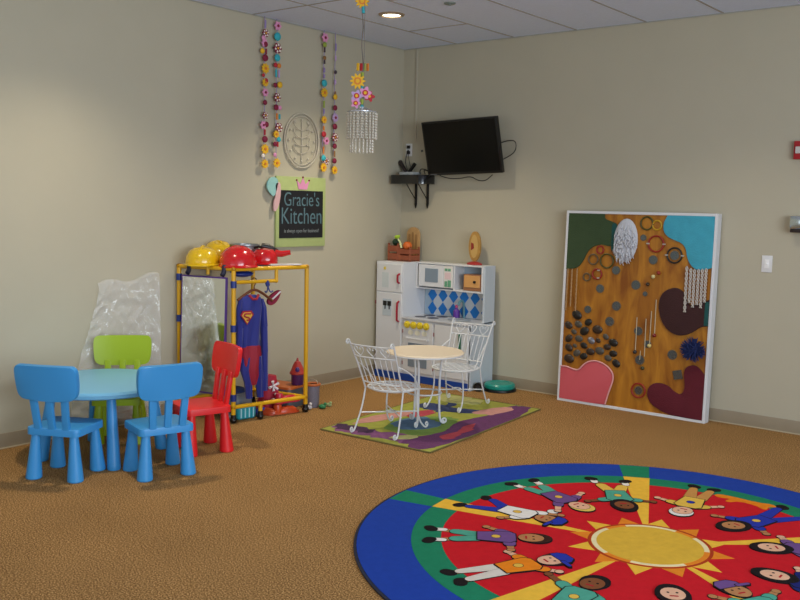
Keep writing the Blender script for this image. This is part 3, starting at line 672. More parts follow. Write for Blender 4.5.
def bistro_table():
    t = thing('bistro_table', 'small round white metal table with a cream top on a multicoloured rug', 'table', (1.605, -1.69, RZ), 0)
    q = MB(); q.lathe([(0, .548), (.275, .548), (.284, .541), (.284, .534), (.27, .531), (0, .531)], n=64); q.build('tabletop', mat('cream enamel', '#dccdb4', .32), t)
    q = MB(); q.tube([(.281*math.cos(a), .281*math.sin(a), .531) for a in [2*PI*k/56 for k in range(56)]], .006, n=8, closed=True); q.build('rim', M_iron, t)
    for d in (-75, 45, 165):
        a = math.radians(d); e = Vector((math.cos(a), math.sin(a), 0))
        P_ = lambda r, z: tuple(e*r+Vector((0, 0, z)))
        q = MB(); q.tube(smoothp([P_(.20, .532), P_(.13, .50), P_(.115, .42), P_(.11, .25), P_(.115, .06), P_(.13, .016), P_(.15, .011)], 2, False), .0088, n=10)
        q.tube(spiral(P_(.15, .031), (0, 0, -1), tuple(e), .020, 1.1), .007, n=6); q.build('leg', M_iron, t)
    q = MB(); q.tube([(.125*math.cos(a), .125*math.sin(a), .24) for a in [2*PI*k/40 for k in range(40)]], .006, n=8, closed=True); q.build('ring_brace', M_iron, t)
bistro_table()

# ------------------------------------------------------------------ moulded children's furniture
def mplast(n, c): return mat(n, c, .38, spec=.4)
def kid_chair(name, label, m, loc, rz, group=None):
    t = thing(name, label, 'chair', loc, rz, group)     # faces +y, back at -y
    q = MB(); q.prism(rrect(-.165, -.15, .165, .155, .035), .262, .305, m, bev=.01); q.build('seat', None, t)
    for sx in (-1, 1):
        for sy in (-1, 1):
            q = MB(); cx, cy = sx*.120, sy*.112
            q.lathe([(0, 0), (.042, 0), (.046, .006), (.045, .02), (.024, .262), (0, .262)], n=24, M=Matrix.Translation((cx+sx*.012, cy+sy*.012, 0)) @ Matrix(((1, 0, -sx*.045, 0), (0, 1, -sy*.045, 0), (0, 0, 1, 0), (0, 0, 0, 1))))
            q.build('leg', m, t)
    tilt = Matrix.Translation((0, -.135, .285)) @ Matrix.Rotation(math.radians(9), 4, 'X')
    for k in (-1, 0, 1):
        q = MB(); q.box(k*.088-.021, -.012, 0, k*.088+.021, .012, .23, bev=.006, M=tilt @ Matrix(((1, 0, k*.05, 0), (0, 1, 0, 0), (0, 0, 1, 0), (0, 0, 0, 1)))); q.build('back_slat', m, t)
    # curved back panel
    b = bmesh.new(); poly = [(-.165, .205), (-.13, .195), (.13, .195), (.165, .205), (.188, .235), (.195, .36), (.182, .392), (.155, .402), (-.155, .402), (-.182, .392), (-.195, .36), (-.188, .235)]
    poly = smoothp(poly, 2)
    q = MB(); nx = 14
    q.prism(poly, -.016, .016, m, Matrix.Identity(4) @ RWM, bev=.007)
    bm_ = q.bm
    bmesh.ops.triangulate(bm_, faces=[f for f in bm_.faces if len(f.verts) > 4])
    o = q.build('backrest', None, t)
    for v in o.data.vertices:
        v.co.y += -.02+.55*v.co.x**2
    o.matrix_local = tilt
    return t
M_blue = mplast('blue moulded plastic', '#3a90cf'); M_red = mplast('red moulded plastic', '#db2024'); M_lime = mplast('lime moulded plastic', '#93ae12')
GRP = "blue moulded chairs at the round play table"
def face(f): return math.atan2(-f[0], f[1])   # +y -> f
kid_chair('child_chair', 'blue plastic child chair at the left edge, its back to the viewer', M_blue, (.79, -4.09, 0), face((-.46, .89)), GRP)
kid_chair('child_chair', 'blue plastic child chair in front of the round blue table, nearest the red chair', M_blue, (1.152, -3.70, 0), face((-.95, .28)), GRP)
kid_chair('child_chair', 'red plastic child chair in front of the yellow dress up rack', M_red, (.925, -3.205, 0), face((-.28, -.96)))
kid_chair('child_chair', 'lime green plastic child chair behind the blue table against the wall', M_lime, (.335, -3.41, 0), face((.75, -.66)))
def play_table():
    t = thing('play_table', 'round blue plastic child table between the small chairs', 'table', (.575, -3.70, 0), math.radians(-24))
    q = MB(); q.lathe([(0, .48), (.39, .48), (.415, .474), (.424, .46), (.422, .440), (.408, .432), (.40, .445), (0, .445)], n=72); q.build('tabletop', mplast('blue tabletop with glare', '#78b8dc'), t)  # glare put into the tabletop colour, paler than the legs
    for k in range(4):
        a = PI/2*k; e = Vector((math.cos(a), math.sin(a), 0))
        q = MB(); q.lathe([(0, 0), (.038, 0), (.041, .006), (.040, .03), (.026, .445), (0, .445)], n=28, M=Matrix.Translation(e*.37) @ Matrix(((1, 0, -e.x*.16, 0), (0, 1, -e.y*.16, 0), (0, 0, 1, 0), (0, 0, 0, 1)))); q.build('leg', M_blue, t)
play_table()

# ------------------------------------------------------------------ dress-up rack
M_yp = mat('yellow pvc pipe', '#d9a514', .32); M_bf = mat('blue fitting', '#1c2f7a', .35)
RN, RR, RF = Vector((.545, -2.595)), Vector((.660, -1.965)), Vector((.045, -2.69)); RB = RF+(RR-RN)
HT = 1.13; rp = .0165
def rack():
    t = thing('dress_up_rack', 'yellow pipe dress up rack with a mirror panel on its left side', 'rack', (RN.x, RN.y, 0))
    L = lambda p, z: (p.x-RN.x, p.y-RN.y, z)
    for p, z0 in ((RN, .05), (RR, .05), (RF, .05), (RB, .05)):
        q = MB(); q.tube([L(p, z0), L(p, HT)], rp, n=14); q.build('post', M_yp, t)
        q = MB(); q.ball(L(p, .024), .024, sc=(1.15, 1.15, 1), u=14, v=8); q.cone(L(p, .03), L(p, .065), .022, .02, n=14); q.build('caster', M_blk, t)
    for a, b_, z in ((RN, RR, HT), (RN, RF, HT), (RF, RB, HT), (RR, RB, HT), (RN, RR, .12), (RF, RB, .12), (RN, RF, .12), (RR, RB, .12)):
        q = MB(); q.tube([L(a, z), L(b_, z)], rp*.95, n=12); q.ball(L(a, z), rp*1.2, u=12, v=8); q.ball(L(b_, z), rp*1.2, u=12, v=8); q.build('rail', M_yp, t)
    mid = RN.lerp(RR, .36)
    q = MB(); q.tube([L(mid, .06), L(mid, .12)], rp, n=12); q.build('stub_leg', M_yp, t)
    q = MB(); q.ball(L(mid, .024), .024, sc=(1.15, 1.15, 1), u=14, v=8); q.cone(L(mid, .03), L(mid, .065), .022, .02, n=14); q.build('caster', M_blk, t)
    h = RN.lerp(RR, .57)
    q = MB(); q.tube([L(RN, 1.035), L(h, 1.035)], rp*.85, n=12); q.ball(L(h, 1.035), rp, u=12, v=8); q.tube([L(h, 1.035), L(h, HT)], rp*.85, n=12); q.build('hanging_rail', M_yp, t)
    # blue clips
    for p, z in ((RF, 1.05), (RF, .74), (RN, 1.02), (RN, .70), (RN, .19)):
        q = MB(); q.tube([L(p, z-.025), L(p, z+.025)], rp*1.35, n=14); q.build('pipe_clip', M_bf, t)
    # canvas top
    ins = lambda p: p+(((RN+RR+RF+RB)/4)-p)*.05
    q = MB(); q.prism([(p.x-RN.x, p.y-RN.y) for p in [ins(RN), ins(RR), ins(RB), ins(RF)]], HT-.012, HT-.006); q.build('canvas_top', mat('blue canvas', '#233062', .8), t)
    # mirror panel hung along the RN-RF side
    d = (RF-RN).normalized(); nrm = Vector((d.y, -d.x)); 
    if nrm.y > 0: nrm = -nrm
    X = Vector((-d.x, -d.y, 0)); Z = Vector((.0, 0, 1)); Nn = Vector((nrm.x, nrm.y, 0))
    tiltm = math.radians(2.0)
    Z2 = (Z*math.cos(tiltm) - Nn*math.sin(tiltm)*-1*(-1))
    Z2 = (Z*math.cos(tiltm) - Nn*math.sin(tiltm)).normalized(); N2 = X.cross(Z2); 
    if N2.dot(Nn) < 0: N2 = -N2
    o = Vector((RF.x-RN.x, RF.y-RN.y, 0))+X*.058+Nn*.035+Vector((0, 0, 1.072))
    Mm = Matrix(((X.x, Z2.x, N2.x, o.x), (X.y, Z2.y, N2.y, o.y), (X.z, Z2.z, N2.z, o.z), (0, 0, 0, 1)))
    W, Hh = .425, .86
    q = MB(); q.box(0, -Hh, -.006, W, 0, .004, bev=.003, M=Mm); mb = q.build('mirror_frame', mat('purple frame', '#4a2a78', .4), t)
    q = MB(); q.box(.012, -Hh+.012, .004, W-.016, -.012, .0055, M=Mm); q.build('mirror', mat('acrylic mirror', '#eceeea', .04, metal=1), mb, smooth=0)
    for xx in (.05, W-.05):
        q = MB(); q.tube([tuple(Mm @ Vector((xx, 0.01, 0))), tuple(o+X*(xx)+Vector((0, 0, .03))-Nn*.018), tuple(o+X*(xx)+Vector((0, 0, .085))-Nn*.03)], .018, n=10); q.build('mirror_strap', mat('dark blue strap', '#141a38', .5), t)
    q = MB(); c0 = o+X*.22-Nn*.03; q.tube([tuple(c0+Vector((0, 0, .01))), tuple(c0+Vector((0, 0, .07)))], rp*.8, n=10); q.build('rail_tee', M_yp, t)
    return t
rack()

# hook and clothing
e = (RR-RN).normalized(); E3 = Vector((e.x, e.y, 0)); Nf = Vector((e.y, -e.x, 0))  # Nf points toward the room
def rackpt(f, z, out=0): p = RN+(RR-RN)*f; return Vector((p.x, p.y, z))+Nf*out
def frameM(f, z, out=0, yaw=0):
    o = rackpt(f, z, out); R_ = Matrix(((E3.x, 0, Nf.x, 0), (E3.y, 0, Nf.y, 0), (0, 1, 0, 0), (0, 0, 0, 1)))
    return Matrix.Translation(o) @ Matrix.Rotation(yaw, 4, 'Z') @ R_
def body(q, secs, m, M, n=24):
    """closed shell lofted from (cx, cz, z(v), half width, half depth) sections"""
    b = bmesh.new(); rings = []
    for (cu, v, hw, hd, cw) in secs:
        rings.append([b.verts.new((cu+hw*math.cos(2*PI*k/n), v+.0, cw+hd*math.sin(2*PI*k/n)*(1+.25*math.sin(5*2*PI*k/n+v*9)))) for k in range(n)])
    for A, B in zip(rings, rings[1:]):
        for k in range(n): b.faces.new((A[k], A[(k+1) % n], B[(k+1) % n], B[k]))
    b.faces.new(rings[0][::-1]); b.faces.new(rings[-1]); q.merge(b, m, M)
def costume():
    f0 = .27; o = rackpt(f0, 1.035)
    t = thing('clothes_hanger', 'brown clothes hanger carrying the blue costume on the yellow rack', 'hanger', tuple(o))
    Mx = frameM(f0, 1.035); Ml = T(*(-o)) @ Mx
    Mc_ = T(*(-o)) @ Mx @ T(-.02, 0, 0) @ Matrix.Diagonal((.80, .955, .9, 1))
    M_w = mat('hanger wood', '#6a3a22', .4)
    q = MB(); q.tube([tuple(Ml @ Vector(p)) for p in smoothp([(-.022, .0, 0), (-.018, .022, 0), (0, .030, 0), (.02, .018, 0), (.018, -.005, 0), (0, -.03, 0), (0, -.06, 0)], 2, False)], .0045, n=8); q.build('hook', mat('hook metal', '#5a3a28', .3, metal=.5), t)
    q = MB(); q.tube([tuple(Ml @ Vector(p)) for p in smoothp([(-.14, -.13, 0), (-.06, -.08, 0), (0, -.055, 0), (.06, -.08, 0), (.16, -.15, 0)], 2, False)], .010, n=8); q.build('hanger_bar', M_w, t)
    t = thing('hero_costume', 'blue superhero suit with red shorts and a chest shield hanging on the yellow rack', 'costume', tuple(o))
    Mb = mat('costume blue', '#17237c', .7, sheen=.2); Mr = mat('costume red', '#96132c', .7); My = mat('costume yellow', '#d8a83a', .6)
    q = MB(); body(q, [(-.01, -.10, .045, .025, 0), (-.01, -.12, .105, .035, 0), (-.015, -.20, .12, .045, 0), (-.015, -.33, .105, .048, 0), (-.015, -.44, .10, .045, 0), (-.01, -.50, .105, .045, 0)], Mb, Mc_); q.build('torso', None, t)
    q = MB(); body(q, [(.10, -.135, .02, .02, 0), (.118, -.20, .032, .03, 0), (.13, -.35, .034, .032, .0), (.14, -.55, .034, .03, .0), (.145, -.72, .030, .026, 0), (.145, -.86, .026, .022, 0)], Mb, Mc_, 16); q.build('sleeve', None, t)
    q = MB(); body(q, [(-.115, -.135, .02, .02, 0), (-.128, -.20, .03, .03, 0), (-.128, -.35, .03, .03, 0), (-.13, -.52, .028, .026, 0), (-.13, -.62, .024, .02, 0)], Mb, Mc_, 16); q.build('sleeve', None, t)
    q = MB(); body(q, [(-.01, -.49, .10, .048, 0), (-.005, -.56, .105, .05, 0), (.0, -.64, .09, .05, 0), (.005, -.74, .06, .045, 0), (.01, -.80, .035, .03, 0)], Mr, Mc_); q.build('shorts', None, t)
    for cx, s in ((-.055, -1), (.065, 1)):
        q = MB(); body(q, [(cx, -.58, .052, .042, -.01), (cx+.01*s, -.68, .048, .04, -.008), (cx+.018, -.78, .04, .032, 0), (cx+.025, -.86, .034, .026, 0), (cx+.03, -.905, .032, .024, 0)], Mb, Mc_, 18); q.build('trouser_leg', None, t)
    # chest shield
    q = MB(); sh = [(-.058, .02), (-.038, .048), (.038, .048), (.058, .02), (.0, -.05)]
    C = Mc_ @ T(-.085, -.268, .050) @ Matrix.Diagonal((1.2, 1.1, 1, 1))
    q.prism(sh, 0, .004, Mr, C); q.prism([(x*.78, y*.78) for x, y in sh], .004, .006, My, C)
    for p in ([(.03, .026), (-.02, .03), (-.032, .014), (-.01, .004), (.022, -.004), (.016, -.018), (-.008, -.016)],):
        q.tube([(x_, y_, .007) for x_, y_ in smoothp(p, 2, False)], .006, Mr, n=6, M=C)
    q.build('chest_shield', None, t)
    q = MB(); q.tube([tuple(Mc_ @ Vector(p)) for p in ((-.05, -.10, .03), (-.02, -.13, .045), (.02, -.13, .045), (.05, -.10, .03))], .010, n=8); q.build('collar', Mr, t)
costume()
t = thing('wall_hook', 'small double blue hook clipped on the yellow hanging rail', 'hook', tuple(rackpt(.44, 1.035)))
Ml = T(*(-rackpt(.44, 1.035))) @ frameM(.44, 1.035)
q = MB(); q.tube([(p_) for p_ in [tuple(Ml @ Vector((0, .0, .0))), tuple(Ml @ Vector((0, -.035, .016)))]], .016, n=10); q.build('clip', M_bf, t)
for s in (-1, 1):
    q = MB(); q.tube([tuple(Ml @ Vector(p)) for p in smoothp([(0, -.03, .016), (s*.008, -.07, .02), (s*.022, -.085, .025), (s*.035, -.07, .03)], 2, False)], .005, n=8); q.build('prong', M_bf, t)
t = thing('bandana', 'maroon cloth with white trim hooked on the hanger end behind the blue suit', 'cloth', tuple(rackpt(.56, .92, -.03)))
Ml = T(*(-rackpt(.56, .92, -.03))) @ frameM(.56, .92, -.03)
q = MB(); q.prism(smoothp([(-.06, -.02), (.0, .03), (.055, .045), (.06, .02), (.03, -.04), (-.02, -.075), (-.06, -.06)], 2), 0, .02, mat('maroon cloth', '#8a1a3a', .8), Ml, bev=.006); q.build('cloth', None, t)
q = MB(); q.tube([tuple(Ml @ Vector(p)) for p in ((-.03, -.03, .02), (.01, .0, .022), (.05, .03, .02))], .007, n=6); q.build('trim', mat('white cloth', '#d8d2d4', .8), t)
t = thing('tiara', 'dark brown carved mask standing behind the fold of the maroon cloth', 'mask', tuple(rackpt(.60, .90, -.07)))
bpy.data.objects.remove(t)

# hats on the rack top
def hat(name, lab, x, y, rz=0, cat='hat', z=HT+rp): return thing(name, lab, cat, (x, y, z), rz)
M_hy = mat('hard hat yellow', '#d9b312', .22, coat=.4); M_hr = mat('helmet red', '#c4141c', .2, coat=.4)
def hardhat(lab, x, y, z, rz, tx, s=1):
    t = thing('hard_hat', lab, 'hat', (x, y, z), rz, 'yellow hard hats on the rack'); t.rotation_euler = (tx, 0, rz)
    q = MB(); q.lathe([(.125*s, .0), (.128*s, .02), (.122*s, .06), (.10*s, .10), (.06*s, .125), (0, .134*s)], n=40, sc=(1, 1.18)); q.build('shell', M_hy, t)
    q = MB(); q.lathe([(.118*s, .003), (.142*s, -.002), (.144*s, .004), (.126*s, .012)], n=40, sc=(1, 1.2)); q.prism(smoothp([(-.09*s, -.12*s), (.09*s, -.12*s), (.07*s, -.185*s), (-.07*s, -.185*s)], 2), -.003, .004); q.build('brim', M_hy, t)
    q = MB()
    q.tube([(0, .14*s*math.cos(a), .012+.125*s*math.sin(a)) for a in [PI*k/16 for k in range(1, 16)]], .011, n=8); q.build('crest', M_hy, t)
    return t
hardhat('front yellow hard hat at the left end of the rack top', .225, -2.615, HT+.018, math.radians(40), 0, .98)
hardhat('rear yellow hard hat, partly hidden behind the front yellow one', .135, -2.385, HT+.052, math.radians(80), .3, .92)
def firehat():
    t = thing('firefighter_helmet', 'glossy red toy helmet resting on the front corner of the rack top', 'hat', (.455, -2.475, HT+.014), math.radians(42))
    q = MB(); q.lathe([(.128, .0), (.136, .012), (.134, .045), (.122, .08), (.099, .113), (.062, .137), (.03, .146), (0, .148)], n=44, sc=(1, 1.08)); q.build('shell', M_hr, t)
    q = MB(); q.lathe([(.12, .006), (.148, -.006), (.151, .0), (.13, .018)], n=44, sc=(1, 1.08)); q.build('brim', M_hr, t)
    for k in range(4):
        a = PI*k/4; q = MB(); q.tube([(.128*math.cos(b_)*math.cos(a), .128*math.cos(b_)*math.sin(a), .045+.102*math.sin(b_)) for b_ in [PI*j/14 for j in range(1, 14)]], .006, n=6); q.build('rib', M_hr, t)
firehat()
t = thing('metal_pot', 'silver grey toy pot standing behind the red helmets on the rack top', 'pot', (.28, -2.25, HT+.0), 0)
q = MB(); q.lathe([(0, .0), (.09, .0), (.105, .15), (.112, .155), (.112, .165), (.10, .165), (.085, .01), (0, .01)], n=36); q.build('pot_body', mat('dull silver', '#8f9396', .35, metal=.6), t)
q = MB(); q.tube([(.103, 0, .14), (.14, .01, .15), (.17, .02, .145)], .009, n=8); q.build('handle', M_blk, t)
t = thing('black_glove', 'black toy binoculars lying between the pot and the red cap', 'toy', (.40, -2.13, HT+.0), math.radians(30))
bpy.data.objects.remove(t)
t = thing('toy_camera', 'black rounded toy lying on top between the pot and the red cap', 'toy', (.36, -2.06, HT+.065), math.radians(60))
q = MB(); q.tube([(-.07, .0, .085), (-.02, .0, .075), (.04, 0, .045), (.08, 0, .03)], [.022, .027, .022, .012], n=12); q.build('body', M_blk, t)
q = MB(); q.tube([(-.02, .0, .07), (-.01, 0, .0)], .02, n=10); q.build('grip', M_blk, t)
t = thing('red_cap', 'glossy red cap with its peak pointing right on the rack top', 'hat', (.46, -2.215, HT+.024), math.radians(40))
q = MB(); q.lathe([(.088, 0), (.092, .02), (.088, .07), (.06, .105), (0, .118)], n=36, sc=(1.1, 1)); q.build('crown', M_hr, t)
q = MB(); q.lathe([(.08, .002), (.10, -.004), (.102, .002), (.088, .012)], n=36, sc=(1.05, 1)); q.build('brim', M_hr, t)
q = MB(); q.tube([(.08, 0, .08), (.13, 0, .075), (.195, .0, .088)], [.028, .024, .018], n=12); q.build('peak', M_hr, t)
t = thing('picture_book', 'thin white book lying flat at the right end of the rack top', 'book', (.58, -2.13, HT+.017), math.radians(70))
q = MB(); q.box(-.13, -.05, 0, .13, .05, .006, bev=.001, seg=1); q.build('cover', mat('book white', '#cfcdd8', .4), t)
q = MB(); q.box(-.125, -.046, .0065, .125, .046, .011); q.build('pages', mat('pages', '#c9c6c0', .7), t)
t = thing('sun_visor', 'blue cloth visor tucked under the top rail of the rack', 'hat', tuple(rackpt(.22, 1.085, -.10)), math.radians(80))
q = MB(); q.ball((0, 0, 0), .075, sc=(1.1, .6, .32), u=20, v=12); q.build('peak', M_bf, t)
q = MB(); q.tube([(.07*math.cos(a), .05+.05*math.sin(a), .012) for a in [PI*k/12 for k in range(13)]], .006, n=6); q.build('strap', M_bf, t)

# toys under the rack
def P2(f, s): return RN+(RR-RN)*f+(RF-RN)*s
def floor_thing(name, lab, cat, x, y, rz=0): return thing(name, lab, cat, (x, y, .001), rz)
# grey bin with orange lid
t = floor_thing('storage_bin', 'dark grey storage bin with an orange lid under the rack, carrying the toy lantern', 'bin', .345, -1.90, .15)
q = MB(); q.prism(rrect(-.14, -.10, .14, .10, .03), 0, .15, mat('bin grey', '#5c5f66', .5)); q.build('tub', None, t)
q = MB(); q.prism(rrect(-.15, -.11, .15, .11, .035), .15, .168, mat('lid orange', '#b5602a', .45), bev=.005); q.build('lid', None, t)
t = thing('toy_lantern', 'red and purple toy lantern standing on the storage bin', 'toy', (.44, -1.835, .170))
q = MB(); q.lathe([(0, 0), (.045, 0), (.048, .01), (.05, .09), (0, .09)], n=24); q.build('base', mat('lantern purple', '#532760', .35), t)
q = MB(); q.lathe([(.062, .085), (.064, .095), (.055, .11), (.04, .15), (.022, .185), (0, .19)], n=24); q.lathe([(0, .085), (.062, .085)], n=24); q.build('roof', mat('lantern red', '#b23a34', .35), t)
q = MB(); q.ball((.03, -.03, .125), .018, sc=(1, 1, 1.3)); q.build('window', mat('lantern violet', '#4a3a82', .3), t)
q = MB(); q.cone((0, 0, .185), (0, 0, .215), .012, .006, n=12); q.build('knob', mat('lantern red', '#b23a34', .35), t)
# mesh bucket
t = floor_thing('mesh_bucket', 'grey mesh bucket with an orange rim on the carpet right of the rack', 'bucket', .575, -1.795)
q = MB(); q.lathe([(0, 0), (.046, 0), (.049, .005), (.054, .18), (.050, .18), (.044, .012), (0, .012)], n=32); q.build('body', mat('mesh grey', '#7a7784', .5, noise_amt=.15, nscale=120), t)
q = MB(); q.tube([(.054*math.cos(a), .054*math.sin(a), .183) for a in [2*PI*k/32 for k in range(32)]], .010, n=8, closed=True); q.build('rim', mat('lid orange', '#b5602a', .45), t)
q = MB(); q.tube([(.052*math.cos(a), .0, .193+.03*math.sin(a)) for a in [PI*k/14 for k in range(15)]], .0035, n=6); q.build('handle', mat('pale handle', '#b8ae9c', .4), t)
t = floor_thing('toy_figure', 'small white toy figure on the carpet in front of the mesh bucket', 'toy', .62, -1.88)
q = MB(); q.ball((0, 0, .018), .02, sc=(1.2, 1, .9)); q.ball((.012, 0, .045), .013); q.build('body', mat('toy white', '#d6d0cf', .5), t)
t = floor_thing('toy_frog', 'small green toy on the carpet right of the white figure', 'toy', .675, -1.79)
q = MB(); q.ball((0, 0, .018), .026, sc=(1.3, 1, .7)); q.ball((.02, .01, .038), .013); q.build('body', mat('toy green', '#2a7a4c', .5), t)
t = floor_thing('toy_snail', 'tiny pale green and white toy furthest right of the rack toys', 'toy', .66, -1.70)
q = MB(); q.ball((0, 0, .016), .019, sc=(1.6, .8, .8)); q.ball((.02, 0, .034), .011); q.build('body', mat('toy pale green', '#9db27c', .5), t)
# red plush bundle with white bows
t = thing('ribbon_dress', 'red dress with white bows bundled on the floor behind the blue suit', 'dress', (.40, -2.10, .001))
q = MB(); q.lathe([(0, .0), (.10, .0), (.115, .04), (.09, .12), (.07, .2), (.06, .27), (0, .285)], n=30, sc=(.8, .9)); o_ = q.build('cloth', mat('dress red', '#a81a34', .7), t)
for v in o_.data.vertices: v.co += v.co.normalized()*.012*noise.noise(v.co*18)
for z, yy in ((.20, .0), (.10, .03)):
    q = MB()
    for a in (.4, 1.9, 3.3, 4.6, 5.5): q.cone((.062, yy-.02, z), (.062+.012, yy-.02+.05*math.cos(a), z+.04*math.sin(a)), .004, .012, n=8)
    q.ball((.07, yy-.02, z), .010, u=10, v=8); q.build('bow', mat('bow white', '#ddd3d6', .6), t)
def shoe(lab, x, y, z, rz, m, m2, L=.2, group=None):
    t = thing('dress_up_shoe', lab, 'shoe', (x, y, z), rz, group)
    pts = smoothp([(-L*.5, 0), (-L*.42, .033), (0, .028), (L*.3, .038), (L*.5, .012), (L*.5, -.012), (L*.3, -.038), (0, -.028), (-L*.42, -.033)], 2)
    q = MB(); q.prism(pts, 0, .012, m2); q.build('sole', None, t)
    b = bmesh.new(); 
    q = MB(); q.ball((L*.12, 0, .022), .035, sc=(L*12, .95, .75)); q.ball((-L*.3, 0, .035), .034, sc=(1.1, .85, 1.3)); q.build('upper', m, t)
    q = MB(); q.tube([(-L*.1+.012*math.cos(a)*3, .022*math.sin(a), .07) for a in [2*PI*k/16 for k in range(16)]], .005, n=6, closed=True); q.build('collar', m2, t)
def floorshoe(lab, x, y, rz, c, z=.001, L=.2):
    m = mat('shoe '+c, c, .35); m2 = mat('sole '+c, c, .5); 
    t = thing('dress_up_shoe', lab, 'shoe', (x, y, z), rz, 'dress up shoes under the rack')
    q = MB(); q.prism(smoothp([(-L*.5, 0), (-L*.42, .033), (0, .028), (L*.3, .038), (L*.5, .0), (L*.3, -.038), (0, -.028), (-L*.42, -.033)], 2), 0, .012, m2); q.build('sole', None, t)
    q = MB(); q.lathe([(0, .012), (.036, .012), (.034, .03), (.02, .05), (0, .056)], n=24, sc=(2.4, 1), M=T(.01, 0, 0)); q.lathe([(0, .012), (.03, .012), (.032, .06), (.026, .075), (0, .078)], n=20, M=T(-L*.3, 0, 0)); q.build('upper', m, t)
floorshoe('bright pink dress up shoe on top of the orange one under the rack', .56, -2.06, math.radians(80), '#c8203c', .08, .26)
floorshoe('orange dress up shoe on the floor under the pink one', .575, -2.09, math.radians(75), '#cc4a1c', .001, .25)
floorshoe('dark orange dress up shoe beside the orange one under the rack', .50, -2.235, math.radians(20), '#b8441e', .001, .18)
# bins near the near post
t = floor_thing('toy_tub', 'pale grey tub with blue cloth in it behind the near post of the rack', 'tub', .30, -2.36, .3)
q = MB(); q.prism(rrect(-.09, -.11, .09, .11, .03), 0, .17, mat('tub grey', '#7d848c', .5)); q.build('body', None, t)
q = MB(); q.ball((0, 0, .17), .085, sc=(.95, 1.1, .45)); q.build('lining', mat('navy cloth', '#24386e', .8), t)
t = floor_thing('striped_bag', 'turquoise striped toy bag lying on the floor under the near end of the rack', 'bag', .475, -2.43, math.radians(80))
q = MB(); q.box(-.08, -.05, 0, .08, .05, .10, bev=.025, seg=4); q.build('body', mat('turquoise', '#1d93a0', .4), t)
for k in range(4):
    q = MB(); q.box(-.06+.035*k, -.053, .015, -.05+.035*k, -.0495, .085); q.build('stripe', mat('pale stripe', '#a8d6dc', .4), t)
t = floor_thing('purple_scarf', 'purple and blue scarf crumpled on the floor beside the striped bag', 'scarf', .45, -2.30, 0)
q = MB(); q.ball((0, 0, .03), .06, sc=(1, 1.4, .5), u=24, v=14); o_ = q.build('cloth', mat('purple cloth', '#46206a', .8), t)
for v in o_.data.vertices: v.co.z = max(.001, v.co.z+.02*noise.noise(v.co*22)); 
q = MB(); q.tube(smoothp([(.03, -.08, .01), (.05, -.02, .045), (.05, .05, .05), (.03, .1, .01)], 2, False), .014, n=8); q.build('fold', mat('blue cloth', '#2a3a9a', .8), t)
t = floor_thing('silver_shoe', 'small silver grey shoe leaning on the tub behind the near rack post', 'shoe', .43, -2.52, 1.2)
q = MB(); q.ball((0, 0, .022), .03, sc=(1.7, .9, .7)); q.ball((-.035, 0, .04), .022, sc=(1, .9, 1.2)); q.build('upper', mat('silver cloth', '#8e8a96', .5), t)

